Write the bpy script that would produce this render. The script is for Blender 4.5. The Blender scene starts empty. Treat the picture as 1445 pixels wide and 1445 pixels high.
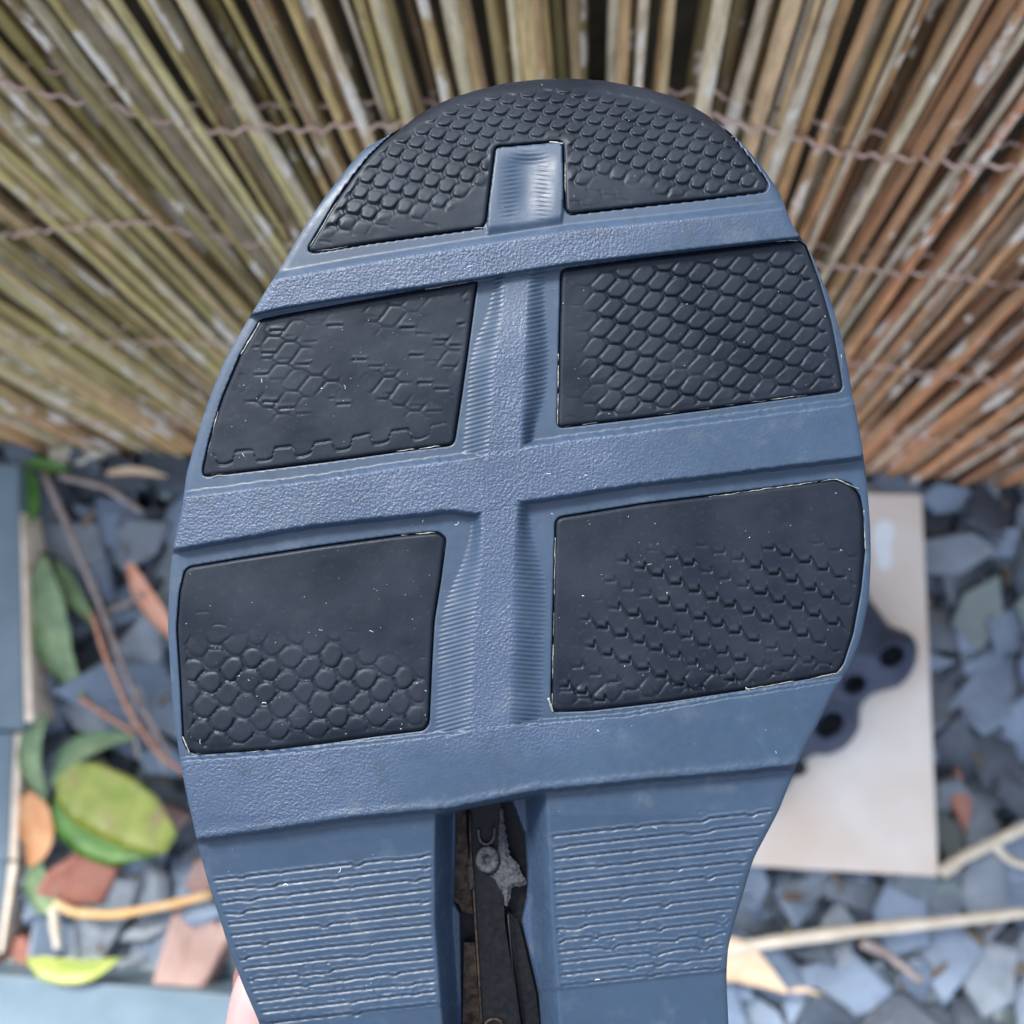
import bpy, math, random
import numpy as np
from mathutils import Vector, Matrix, noise as mnoise
from mathutils.geometry import delaunay_2d_cdt

random.seed(7)
rng = np.random.default_rng(7)
scene = bpy.context.scene
COL = scene.collection

# ------------------------------------------------------------------ camera
FPX = 1445.0
CX = CY = 722.5
CAM_H = 1.0
D_ = Vector((113, -278, -1445)).normalized()          # plumb line seen by the lens
H_ = Vector((1, -0.04, 0)); H_.z = -(H_.x * D_.x + H_.y * D_.y) / D_.z; H_.normalize()
Zw = -D_; Yw = Zw.cross(H_).normalized()
RM = Matrix((H_, Yw, Zw))                              # camera -> world
RMn = np.array(RM)
cam_d = bpy.data.cameras.new('camera')
cam = bpy.data.objects.new('camera', cam_d); COL.objects.link(cam)
cam.matrix_world = Matrix.Translation((0, 0, CAM_H)) @ RM.to_4x4()
cam_d.sensor_width = 36; cam_d.lens = 36.0 * FPX / 1445.0
cam_d.clip_start = 0.01; cam_d.clip_end = 300
cam_d.dof.use_dof = True; cam_d.dof.focus_distance = 0.167
cam_d.dof.aperture_fstop = 18.0
scene.camera = cam

# ------------------------------------------------------------------ world, sun, exposure
SUN_DIR = Vector((-0.38, 0.48, 0.79)).normalized()     # towards the sun
world = bpy.data.worlds.new('World'); scene.world = world; world.use_nodes = True
wn = world.node_tree.nodes; wl = world.node_tree.links
bg = wn['Background']; bg.inputs['Strength'].default_value = 0.14
sky = wn.new('ShaderNodeTexSky'); sky.sky_type = 'NISHITA'; sky.sun_disc = False
sky.sun_elevation = math.asin(SUN_DIR.z)
sky.sun_rotation = math.atan2(SUN_DIR.x, SUN_DIR.y)
sky.air_density = 1.0; sky.dust_density = 3.0; sky.ozone_density = 1.0
hs = wn.new('ShaderNodeHueSaturation'); hs.inputs['Saturation'].default_value = .55   # thin high cloud
wl.new(sky.outputs[0], hs.inputs['Color']); wl.new(hs.outputs[0], bg.inputs['Color'])
sd = bpy.data.lights.new('sun', 'SUN'); sd.energy = 2.4; sd.angle = math.radians(12); sd.color = (1.0, 0.965, 0.91)
so = bpy.data.objects.new('sun', sd); COL.objects.link(so)
so.rotation_euler = (-SUN_DIR).to_track_quat('-Z', 'Y').to_euler(); so.location = (0, 0, 5)
vs = scene.view_settings
vs.view_transform = 'Standard'; vs.look = 'None'; vs.gamma = 1; vs.use_curve_mapping = False
vs.exposure = 1.85
scene.render.engine = 'CYCLES'
scene.cycles.use_denoising = True
scene.cycles.max_bounces = 6

# ------------------------------------------------------------------ helpers
def unproj(u, v, z):
    """numpy: photo pixel + depth along the lens axis -> world"""
    u = np.asarray(u, float); v = np.asarray(v, float); z = np.asarray(z, float) + 0 * u
    p = np.stack([(u - CX) / FPX * z, -(v - CY) / FPX * z, -z], -1)
    return p @ RMn.T + np.array([0, 0, CAM_H])
def G(u, v, h=0.0):
    r = RM @ Vector(((u - CX) / FPX, -(v - CY) / FPX, -1)); t = (h - CAM_H) / r.z
    return Vector((0, 0, CAM_H)) + r * t
def F(u, v, y):
    r = RM @ Vector(((u - CX) / FPX, -(v - CY) / FPX, -1)); t = y / r.y
    return Vector((0, 0, CAM_H)) + r * t
def to_px(p):
    q = RM.transposed() @ (Vector(p) - Vector((0, 0, CAM_H)))
    return (CX + FPX * q.x / -q.z, CY - FPX * q.y / -q.z) if q.z < -0.01 else (-9e9, -9e9)

def link(name, me, m=None, parent=None, loc=None):
    o = bpy.data.objects.new(name, me); COL.objects.link(o)
    if m is not None and me is not None and not me.materials: me.materials.append(m)
    if parent is not None: o.parent = parent
    if loc is not None: o.location = loc
    return o
def tag(o, label=None, cat=None, group=None, kind=None):
    if label: o['label'] = label
    if cat: o['category'] = cat
    if group: o['group'] = group
    if kind: o['kind'] = kind
    return o
def empty(name, loc):
    o = bpy.data.objects.new(name, None); COL.objects.link(o); o.location = loc
    o.empty_display_size = 0.02
    bpy.context.view_layer.update()
    return o
def mesh_np(name, V, Fc, smooth=True, origin=None):
    V = np.asarray(V, float)
    if origin is not None: V = V - np.array(origin)
    me = bpy.data.meshes.new(name)
    me.from_pydata(V.tolist(), [], Fc if isinstance(Fc, list) else Fc.tolist())
    if smooth: me.polygons.foreach_set('use_smooth', [True] * len(me.polygons))
    me.update(); me.validate()
    return me
def smooth(t):
    t = np.clip(t, 0, 1); return t * t * (3 - 2 * t)
def dens(P, step, closed=True):
    P = np.asarray(P, float); out = []
    n = len(P)
    for i in range(n if closed else n - 1):
        a, b = P[i], P[(i + 1) % n]; k = max(1, int(round(np.hypot(*(b - a)) / step)))
        for j in range(k): out.append(a + (b - a) * j / k)
    if not closed: out.append(P[-1])
    return np.array(out)
def smoothpoly(P, step=3.0, win=2, it=2):
    Q = dens(P, step)
    for _ in range(it):
        Q = sum(np.roll(Q, k, 0) for k in range(-win, win + 1)) / (2 * win + 1)
    return Q
def inside(P, x, y):
    c = np.zeros(x.shape, bool); n = len(P)
    for i in range(n):
        x1, y1 = P[i - 1]; x2, y2 = P[i]
        if y1 == y2: continue
        m = ((y1 > y) != (y2 > y)) & (x < (x2 - x1) * (y - y1) / (y2 - y1) + x1)
        c ^= m
    return c
def sdist(P, x, y):
    """signed distance, positive inside"""
    P = np.asarray(P, float)
    if x.size <= 16:
        A = np.roll(P, 1, 0); Dv = P - A; L = np.maximum((Dv ** 2).sum(1), 1e-12)
        out = np.empty(x.size)
        for k in range(x.size):
            px, py = x.flat[k], y.flat[k]
            t = np.clip(((px - A[:, 0]) * Dv[:, 0] + (py - A[:, 1]) * Dv[:, 1]) / L, 0, 1)
            d = math.sqrt(((px - A[:, 0] - t * Dv[:, 0]) ** 2 + (py - A[:, 1] - t * Dv[:, 1]) ** 2).min())
            cr = ((A[:, 1] > py) != (P[:, 1] > py))
            dd = np.where(Dv[:, 1] == 0, 1, Dv[:, 1])
            ins = (cr & (px < Dv[:, 0] * (py - A[:, 1]) / dd + A[:, 0])).sum() % 2
            out[k] = d if ins else -d
        return out.reshape(x.shape)
    d = np.full(x.shape, 1e9); n = len(P)
    for i in range(n):
        x1, y1 = P[i - 1]; x2, y2 = P[i]
        dx, dy = x2 - x1, y2 - y1; L = dx * dx + dy * dy
        if L < 1e-9: continue
        t = np.clip(((x - x1) * dx + (y - y1) * dy) / L, 0, 1)
        np.minimum(d, (x - x1 - t * dx) ** 2 + (y - y1 - t * dy) ** 2, out=d)
    d = np.sqrt(d)
    return np.where(inside(P, x, y), d, -d)
def offset(P, r):
    """positive grows outwards (whatever the winding)"""
    P = np.asarray(P); t = np.roll(P, -1, 0) - np.roll(P, 1, 0)
    n = np.stack([t[:, 1], -t[:, 0]], 1); n /= np.maximum(np.hypot(n[:, 0], n[:, 1])[:, None], 1e-9)
    A = np.sum(P[:, 0] * np.roll(P[:, 1], -1) - np.roll(P[:, 0], -1) * P[:, 1])
    return P + n * r * (1 if A > 0 else -1)
_T = rng.random((64, 64))
def vnoise(x, y):
    xi = np.floor(x).astype(int); yi = np.floor(y).astype(int)
    fx = smooth(x - xi); fy = smooth(y - yi)
    g = lambda a, b: _T[a % 64, b % 64]
    return (g(xi, yi) * (1 - fx) + g(xi + 1, yi) * fx) * (1 - fy) + (g(xi, yi + 1) * (1 - fx) + g(xi + 1, yi + 1) * fx) * fy
def fbm(x, y, o=3):
    s = 0; a = .5; t = 0
    for k in range(o):
        s = s + a * vnoise(x * 2 ** k + 11 * k, y * 2 ** k + 5 * k); t += a; a *= .5
    return s / t

def cdt(outer, inner_loops, pts):
    """constrained triangulation of the region in `outer`; inner loops are crease lines"""
    V = []; E = []
    def loop(P):
        b = len(V); n = len(P)
        V.extend(Vector((float(p[0]), float(p[1]))) for p in P)
        E.extend((b + i, b + (i + 1) % n) for i in range(n))
    loop(outer)
    for L in inner_loops: loop(L)
    V.extend(Vector((float(a), float(b))) for a, b in pts)
    r = delaunay_2d_cdt(V, E, [], 1, 1e-4, False)
    co = np.array([(p.x, p.y) for p in r[0]]); tri = np.array(r[2])
    c = co[tri].mean(1); tri = tri[inside(outer, c[:, 0], c[:, 1])]
    back = {}
    for k, src in enumerate(r[3]):
        for q in src:
            if q < len(outer): back[q] = k
    cdt.ring = [back[q] for q in range(len(outer)) if q in back]
    return co, tri
def hexgrid(x0, x1, y0, y1, sx, sy):
    ys = np.arange(y0, y1, sy); xs = np.arange(x0, x1, sx)
    X, Y = np.meshgrid(xs.astype(float), ys.astype(float)); X[1::2] += sx / 2
    X = X.astype(float) + (rng.random(X.shape) - .5) * sx * .12
    return X.ravel(), Y.ravel()

# ------------------------------------------------------------------ materials
def mat(name, col=(.5, .5, .5), rough=.6, spec=.5):
    m = bpy.data.materials.new(name); m.use_nodes = True
    nt = m.node_tree; b = nt.nodes['Principled BSDF']
    b.inputs['Base Color'].default_value = (*col, 1); b.inputs['Roughness'].default_value = rough
    b.inputs['Specular IOR Level'].default_value = spec
    return m, nt, b
def N(nt, t, **kw):
    n = nt.nodes.new(t)
    for k, v in kw.items():
        if k in n.inputs: n.inputs[k].default_value = v
        else: setattr(n, k, v)
    return n
def ramp(nt, fac, stops):
    r = nt.nodes.new('ShaderNodeValToRGB'); e = r.color_ramp.elements
    while len(e) > 1: e.remove(e[-1])
    e[0].position = stops[0][0]; e[0].color = (*stops[0][1], 1)
    for p, c in stops[1:]:
        k = e.new(p); k.color = (*c, 1)
    nt.links.new(fac, r.inputs[0]); return r
def mixc(nt, fac, a, b, mode='MIX'):
    m = nt.nodes.new('ShaderNodeMix'); m.data_type = 'RGBA'; m.blend_type = mode
    for sock, val in ((m.inputs[0], fac), (m.inputs[6], a), (m.inputs[7], b)):
        if hasattr(val, 'links') or isinstance(val, bpy.types.NodeSocket): nt.links.new(val, sock)
        elif isinstance(val, tuple): sock.default_value = (*val, 1)
        else: sock.default_value = val
    return m.outputs[2]
def objcoord(nt):
    return nt.nodes.new('ShaderNodeTexCoord').outputs['Object']
def noise_t(nt, vec, scale, detail=3, rough=.5):
    n = N(nt, 'ShaderNodeTexNoise'); n.inputs['Scale'].default_value = scale
    n.inputs['Detail'].default_value = detail; n.inputs['Roughness'].default_value = rough
    nt.links.new(vec, n.inputs['Vector']); return n.outputs['Fac']
def bump(nt, b, h, strength, dist, prev=None):
    n = nt.nodes.new('ShaderNodeBump'); n.inputs['Distance'].default_value = dist
    if isinstance(strength, (int, float)): n.inputs['Strength'].default_value = strength
    else: nt.links.new(strength, n.inputs['Strength'])
    nt.links.new(h, n.inputs['Height'])
    if prev: nt.links.new(prev, n.inputs['Normal'])
    nt.links.new(n.outputs[0], b.inputs['Normal']); return n.outputs[0]
def remap(nt, x, a, b, c=0., d=1.):
    m = nt.nodes.new('ShaderNodeMapRange'); m.clamp = True
    for i, k in enumerate((a, b, c, d)): m.inputs[1 + i].default_value = k
    nt.links.new(x, m.inputs[0]); return m.outputs[0]

# EVA foam of the sole
M_eva, nt, b = mat('eva_foam', (.1, .15, .2), .5)
oc = objcoord(nt)
big = noise_t(nt, oc, 60, 3); mid = noise_t(nt, oc, 700, 4)
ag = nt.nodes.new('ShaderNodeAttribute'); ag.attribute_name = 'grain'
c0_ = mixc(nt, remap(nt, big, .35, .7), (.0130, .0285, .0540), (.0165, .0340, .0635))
c1_ = mixc(nt, remap(nt, big, .35, .7), (.0185, .0350, .0680), (.0260, .0445, .0820))      # lighter tone where grain is high, mainly the raised bars
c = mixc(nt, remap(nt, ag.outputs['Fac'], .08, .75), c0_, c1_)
sm_ = noise_t(nt, oc, 170, 5, .65)
c = mixc(nt, remap(nt, sm_, .56, .72, 0, .45), c, (.050, .068, .090))
c = mixc(nt, remap(nt, sm_, .44, .30, 0, .45), c, (.012, .022, .034))
c = mixc(nt, remap(nt, mid, .5, .8, 0, .35), c, (.018, .032, .052))
spk = noise_t(nt, oc, 2600, 1)
c = mixc(nt, remap(nt, spk, .80, .83, 0, .6), c, (.25, .3, .35))
b.inputs['Specular IOR Level'].default_value = .4
nt.links.new(c, b.inputs['Base Color'])
nt.links.new(remap(nt, mid, .3, .7, .42, .58), b.inputs['Roughness'])
at = nt.nodes.new('ShaderNodeAttribute'); at.attribute_name = 'grain'
vor = N(nt, 'ShaderNodeTexVoronoi'); vor.feature = 'SMOOTH_F1'; vor.inputs['Scale'].default_value = 1500
nt.links.new(oc, vor.inputs['Vector'])
g1 = noise_t(nt, oc, 2300, 2)
pn = bump(nt, b, g1, at.outputs['Fac'], .00026)
bump(nt, b, noise_t(nt, oc, 5000, 2), .12, .00004, pn)

# black rubber
M_rub, nt, b = mat('black_rubber', (.03, .035, .045), .48)
oc = objcoord(nt)
big = noise_t(nt, oc, 90, 4)
c = mixc(nt, remap(nt, big, .35, .7), (0.0045, 0.0061, 0.0108), (0.0095, 0.0121, 0.0189))
dst = noise_t(nt, oc, 1500, 4, .7)
c = mixc(nt, remap(nt, dst, .58, .8, 0, .5), c, (.035, .042, .055))
spk = noise_t(nt, oc, 3000, 1)
c = mixc(nt, remap(nt, spk, .81, .84, 0, .8), c, (.25, .25, .27))
b.inputs['Specular IOR Level'].default_value = .17; b.inputs['Specular Tint'].default_value = (.80, .93, 1, 1)
nt.links.new(c, b.inputs['Base Color'])
nt.links.new(remap(nt, big, .3, .7, .40, .56), b.inputs['Roughness'])
bump(nt, b, noise_t(nt, oc, 2200, 3), .2, .00006)

def simple(name, c1, c2, rough, sc, bsc=None, bd=.0005, bs=.5):
    m, nt, b = mat(name, c1, rough)
    oc = objcoord(nt)
    n = noise_t(nt, oc, sc, 4, .6)
    nt.links.new(mixc(nt, remap(nt, n, .35, .65), c1, c2), b.inputs['Base Color'])
    if bsc: bump(nt, b, noise_t(nt, oc, bsc, 4), bs, bd)
    return m
M_shank = simple('shank_plastic', (.0015, .002, .0035), (.006, .0062, .0075), .5, 900, 2500, .0001)
M_dirt = simple('dusty_plastic', (.009, .007, .007), (.045, .033, .025), .8, 700, 2500, .00015, .8)
M_dust = simple('grey_dust', (.010, .011, .015), (.045, .050, .062), .9, 1500, 3500, .0002, .9)
for m_ in (M_shank, M_dirt): m_.node_tree.nodes['Principled BSDF'].inputs['Specular IOR Level'].default_value = .15
M_lint = simple('pale_lint', (.28, .30, .34), (.40, .42, .44), .8, 500)
M_glue = simple('cream_glue', (.26, .255, .22), (.06, .08, .10), .5, 900, 3000, .0001)
M_upper = simple('navy_upper', (.02, .028, .045), (.03, .04, .06), .7, 200, 900, .0003)
M_clog = simple('navy_foam', (.022, .034, .066), (.030, .044, .082), .6, 60, 300, .0004, .3)
M_vent_dark = simple('vent_dark', (.006, .008, .012), (.010, .012, .018), .8, 60)  # near-black discs in the vent pits, shade of the holes put into colour

# ------------------------------------------------------------------ the shoe
Z0 = 0.165; PX = Z0 / FPX
L_ = [(800,113),(755,115),(712,120),(676,129),(639,140),(610,153),(586,168),(550,190),(513,210),(490,237),(460,276),(435,312),(412,350),(400,372),(375,410),(353,446),(334,478),(316,510),(298,555),(283,599),(271,640),(263,669),(257,719),(248,755),(241,795),(238,840),(237,890),(240,940),(244,1000),(253,1066),(262,1115),(271,1155),(280,1195),(292,1240),(305,1281),(326,1346),(344,1393),(366,1443),(385,1520),(395,1600),(385,1700),(362,1820),(345,1950),(350,2100),(382,2230),(450,2350),(560,2430),(700,2460)]
R_ = [(800,113),(850,116),(906,126),(938,135),(966,146),(998,163),(1026,183),(1050,205),(1072,231),(1099,269),(1119,320),(1145,356),(1157,389),(1170,417),(1180,449),(1188,477),(1196,515),(1202,554),(1210,592),(1217,632),(1224,689),(1228,740),(1229,790),(1226,846),(1214,904),(1198,943),(1181,967),(1165,1000),(1149,1031),(1130,1066),(1117,1098),(1099,1144),(1080,1180),(1063,1212),(1048,1263),(1034,1310),(1027,1339),(1025,1380),(1028,1445),(1030,1550),(1035,1650),(1045,1800),(1053,1950),(1040,2100),(1005,2230),(935,2350),(830,2430),(700,2460)]
OUT = smoothpoly(L_ + R_[-2:0:-1], 4.0, 2, 2)

OUTS = OUT[::4]
def recede(u, v, dout):
    """how far (px units) the tread surface falls away from the lens"""
    r = 55.0 * np.clip((345 - v) / 232, 0, None) ** 2.2
    r = r + 16 * np.clip(np.abs(u - 735) / 490, 0, 1.2) ** 3.5
    w = 10 + 22 * smooth((330 - v) / 200)
    e = np.clip(1 - dout / w, 0, 1)
    r = r + (4 + 16 * smooth((330 - v) / 200)) * (1 - np.sqrt(np.clip(1 - e * e, 0, 1)))
    r = r + .13 * np.clip(v - 1150, 0, 700)
    return r
def P3(u, v, h, dout, extra=0.0):
    z = Z0 + (recede(u, v, dout) - h) * PX + extra
    return unproj(u, v, z)

def ln(pts):
    a = np.array(pts, float)
    return lambda x: np.interp(x, a[:, 0], a[:, 1])
t1 = ln([(380,384),(400,381),(500,363),(700,331),(800,316),(960,299),(1100,283),(1140,279)])
b1 = ln([(340,452),(355,447),(400,437),(500,421),(680,395),(800,375),(1000,352),(1135,337),(1160,335)])
t2 = ln([(240,697),(262,693),(450,669),(560,652),(690,634),(745,622),(800,614),(1000,588),(1200,561),(1240,557)])
b2 = ln([(230,784),(245,782),(440,748),(635,727),(672,732),(745,714),(900,690),(1044,673),(1217,651),(1240,648)])
t3 = ln([(230,1075),(262,1069),(386,1060),(531,1045),(618,1034),(720,1019),(888,1006),(1019,982),(1180,957),(1240,946)])
b3 = ln([(240,1194),(270,1190),(402,1172),(492,1158),(600,1148),(629,1146),(758,1120),(793,1117),(908,1105),(1016,1096),(1120,1085),(1180,1079)])
spL = ln([(330,735),(395,711),(454,708),(513,700),(572,696),(626,691),(640,690),(720,682),(792,681),(854,675),(904,672),(1021,667)])
spR = ln([(330,748),(391,746),(442,742),(501,739),(560,736),(614,734),(640,734),(720,728),(780,723),(854,721),(929,718),(1001,717)])
DROP = 19.0
CH = [(616,1050),(614,1210),(614,1300),(621,1400),(628,1480),(640,1650),(700,1700),(760,1650),(792,1480),(787,1400),(779,1300),(774,1180),(771,1128),(770,1050)]
HOLE = [(644,1100),(642,1200),(640,1275),(648,1290),(650,1400),(651,1500),(655,1640),(750,1640),(769,1500),(762,1400),(738,1300),(745,1268),(746,1220),(741,1175),(724,1130),(724,1100)]

pads = {
 'toe': [(436,352),(445,336),(462,306),(480,278),(500,250),(522,222),(543,201),(565,183),(586,166),(610,151),(639,138),(676,127),(712,118),(755,113),(800,111),(850,114),(906,124),(938,133),(966,144),(998,163),(1020,181),(1042,206),(1062,232),(1078,253),(1083,263),(1078,269),(1000,279),(900,290),(804,301),(799,296),(796,203),(790,198),(700,206),(697,211),(684,313),(680,320),(600,331),(520,342),(442,355)],
 'upper_left': [(368,453),(400,446),(500,428),(600,410),(672,397),(668,425),(658,500),(648,570),(640,622),(636,627),(560,636),(460,650),(380,660),(289,671),(287,665),(297,620),(315,562),(340,502)],
 'upper_right': [(793,384),(796,381),(900,367),(1000,355),(1100,343),(1125,341),(1136,347),(1155,400),(1172,460),(1182,515),(1187,547),(1184,551),(1100,562),(1000,576),(900,589),(790,602),(788,598),(790,500)],
 'lower_left': [(255,836),(262,806),(268,801),(340,789),(450,772),(560,757),(618,752),(628,760),(620,820),(611,876),(607,950),(604,1020),(598,1029),(531,1037),(460,1047),(386,1056),(279,1063),(266,1058),(260,1045),(256,962),(251,886)],
 'lower_right': [(785,736),(790,731),(907,712),(1038,696),(1178,678),(1200,684),(1212,700),(1217,725),(1219,775),(1213,834),(1202,894),(1188,937),(1178,949),(1056,971),(944,988),(832,1001),(782,1003),(779,998),(782,860)],
}
PADP = {k: smoothpoly(p, 2.5, 1, 2) for k, p in pads.items()}
PADP['toe'] = offset(PADP['toe'], 0.5)

def eva_height(u, v):
    base = np.full(u.shape, -DROP)
    m1 = smooth((v - t1(u)) / 13) * smooth((b1(u) - v) / 4)
    rag = (fbm(u / 7, v / 7) - .5) * 3
    m2 = smooth((v - t2(u) + rag) / 10) * smooth((b2(u) - v + rag) / 9)
    m3 = smooth((v - t3(u) + rag) / 5) * smooth((b3(u) - v + rag) / 6)
    # the raised spine between the pads, with fluted flanks
    inrow2 = (v > b1(u) - 2) & (v < t2(u) + 12); inrow3 = (v > b2(u) - 12) & (v < t3(u) + 8)
    wl = np.where(v < 660, 14 + 24 * smooth((v - 395) / 120), 16 + 38 * smooth((v - 730) / 160))
    wr = np.where(v < 660, 24 + 12 * smooth((v - 395) / 120) - 16 * smooth((v - 540) / 80), 22 + 28 * smooth((v - 720) / 120))
    dl = (u - (spL(v) - wl)) / wl; dr = ((spR(v) + wr) - u) / wr
    ms = smooth(dl) * smooth(dr)
    low2 = np.where(v < 660, smooth((v - b1(u)) / 120) * .65 + .35, 1.0)
    ms = ms * low2 * (inrow2 | inrow3)
    flank = (inrow2 | inrow3) * (np.clip(4 * dl * (1 - dl), 0, 1) * (dl > 0) * (dl < 1) * (u < 715)
                               + np.clip(4 * dr * (1 - dr), 0, 1) * (dr > 0) * (dr < 1) * (u > 715))
    ph = np.where(u < 715, v + .28 * (u - 690), v + np.where(v < 660, .22, -.08) * (u - 740))
    m = np.maximum.reduce([m1, m2, m3, ms * 0.97])
    h = base + DROP * m
    h = h + 1.5 * np.sin(2 * np.pi * ph / 6.4) * np.sqrt(flank) * (.55 + .6 * vnoise(u / 25, v / 25))
    # toe slot: shallow dished, fluted both sides
    xs = (u - (746 - (v - 205) * .05)) / 52
    slot = (v < t1(u) + 2) & (v > 190) & (np.abs(xs) < 1)
    h = h + smooth((t1(u) + 2 - v) / 16) * np.where(slot, 5 - 8 * smooth(1 - np.abs(xs) * 1.15) * smooth((v - 210) / 25) * smooth((330 - v) / 60), 0)
    fl = np.exp(-((np.abs(xs) - .42) / .2) ** 2) * smooth((v - 225) / 15) * smooth((318 - v) / 20)
    h = h + np.where(slot, .85 * fl * np.sin(2 * np.pi * (v + (u - 746) * .12 * np.sign(-xs)) / 6.2), 0)
    arc = np.exp(-((v - 222) / 9) ** 2) * np.exp(-(xs / .45) ** 2)
    h = h + np.where(slot, .9 * arc * np.sin(2 * np.pi * (v + 12 * xs ** 2) / 6.0), 0)
    # waist: stepped down and ribbed
    below = smooth((v - b3(u)) / 5)
    dch = sdist(smoothpoly(CH, 6, 2, 1), u, v)
    sideL = u < 694
    k = np.where(sideL, (v - ln([(298,1240),(614,1203)])(u)) / 16.2, (v - ln([(773,1178),(1099,1141)])(u)) / 16.4)
    kk = np.floor(k + .5)
    wob = (fbm(u / 75 + kk * 7.3, kk * 3.1 + 2, 3) - .5)
    spike = np.clip(vnoise(u / 18 + kk * 5.7, kk * 9.1) - .74, 0, 1) * 4.5
    amp_w = .04 + .20 * smooth((kk - 1) / 7)
    k2 = k - wob * amp_w * .9 - spike * (.2 + .5 * amp_w)
    fr = k2 - np.floor(k2 + .5)
    ridge = 1.9 * np.exp(-(fr / .09) ** 2) - 3.6 * np.exp(-((fr - .18) / .105) ** 2)
    dout = sdist(OUTS, u, v)
    ribm = (kk >= 0) * (kk <= np.where(sideL, 13, 13)) * smooth(-(dch + 3) / 6) * smooth((dout - 6) / 6) * (below > .5)
    h = h - 3 * below + ridge * ribm * (1 + .9 * (fbm(u / 9, v / 6) - .5)) + (fbm(u / 5, v / 3.2) - .5) * 2.2 * ribm * smooth((kk - 5) / 5) * smooth((fbm(u / 40, v / 25) - .42) / .12)
    h = h - below * 4 * smooth((v - np.where(sideL, 1440 - (u - 340) * .09, 1392 - (u - 785) * .11)) / 8)
    # lip above the step
    lip = np.exp(-((v - b3(u) + 9 + rag) / 6) ** 2) * (v < b3(u) + 3)
    h = h + lip * (1.6 + 2.2 * fbm(u / 5, v / 5, 2)) * .6
    # channel with the shank opening
    ch = -80 * smooth((dch + 3) / np.where(u < 694, 30, 36)) * (v > b3(u) - 2) * smooth((v - b3(u)) / 3)
    h = h + ch
    dh = sdist(HOLE, u, v)
    h = np.where((v > b3(u)) & (dh > 0), h - 30 * smooth(dh / 3), h)
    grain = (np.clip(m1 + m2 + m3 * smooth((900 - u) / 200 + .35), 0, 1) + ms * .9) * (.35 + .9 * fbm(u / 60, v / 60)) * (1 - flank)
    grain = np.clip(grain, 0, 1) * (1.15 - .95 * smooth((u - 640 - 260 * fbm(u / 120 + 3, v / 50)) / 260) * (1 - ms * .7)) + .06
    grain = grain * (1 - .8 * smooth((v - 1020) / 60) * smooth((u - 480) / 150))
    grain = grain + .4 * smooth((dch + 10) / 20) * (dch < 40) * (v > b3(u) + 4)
    return h, grain, dout

SHOE = empty('shoe', unproj(735, 1200, Z0 + .02).tolist())
tag(SHOE, 'blue-grey shoe sole with black rubber tread pads, held up close to the lens', 'shoe')
so_loc = np.array(SHOE.location)

gx, gy = hexgrid(232, 1236, 108, 1480, 2.15, 1.85)
gx2, gy2 = hexgrid(300, 1100, 1480, 2470, 14, 12)
gx = np.r_[gx, gx2]; gy = np.r_[gy, gy2]
k = sdist(OUTS, gx, gy) > 1.6
gx, gy = gx[k], gy[k]
loops = []
near = np.zeros(gx.shape, bool)
POCK = {}
for kname, P in PADP.items():
    if kname == 'toe':
        continue
    A = offset(P, 2.7); B = offset(P, 1.6); loops += [A, B]; POCK[kname] = (A, B)
for A, B in POCK.values():
    bb = (gx > A[:, 0].min() - 4) & (gx < A[:, 0].max() + 4) & (gy > A[:, 1].min() - 4) & (gy < A[:, 1].max() + 4)
    ii = np.where(bb)[0]; d = np.abs(sdist(A, gx[ii], gy[ii]) + 0)
    din = sdist(A, gx[ii], gy[ii])
    near[ii[(d < 1.3)]] = True
    # thin out the floor hidden under the pads
    hid = (din > 6) & (rng.random(len(ii)) < .85); near[ii[hid]] = True
gx, gy = gx[~near], gy[~near]
co, tri = cdt(OUT, loops, list(zip(gx, gy))); ring_mid = cdt.ring
u, v = co[:, 0], co[:, 1]
h, grain, dout = eva_height(u, v)
for A, B in POCK.values():
    h = np.where(sdist(A, u, v) > .5, -DROP - 24, h)
dt = sdist(offset(PADP['toe'], 2.2), u, v)
h = np.where(dt > 0, -DROP - 22 * smooth(dt / 1.5) , h)
V = P3(u, v, h, dout)
# side wall behind the tread face and a back plate
n0 = len(V); no = len(OUT)
zax = RMn @ np.array([0, 0, -1.0])
ring_idx = []
ring0 = ring_mid
cen = V[ring0].mean(0)
rings = []
extra = []
for dz, sc in ((.002, 1.0), (.006, .998), (.011, 1.0), (.016, .99), (.020, .96)):
    base = cen + (V[ring0] - cen) * sc
    # flatten the ring towards the mean plane as it goes back
    extra.append(base + zax * dz)
faces = tri.tolist(); m_ = len(ring0)
allV = [V]; prev = ring0; off = n0
for e in extra:
    allV.append(e); cur = list(range(off, off + m_)); off += m_
    for i in range(m_):
        j = (i + 1) % m_
        faces.append([prev[i], prev[j], cur[j], cur[i]])
    prev = cur
faces.append(prev[::-1])
V = np.concatenate(allV)
me = mesh_np('midsole', V, faces, origin=so_loc)
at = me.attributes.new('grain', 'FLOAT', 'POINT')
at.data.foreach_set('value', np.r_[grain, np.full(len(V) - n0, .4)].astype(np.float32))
link('midsole', me, M_eva, SHOE)

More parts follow.
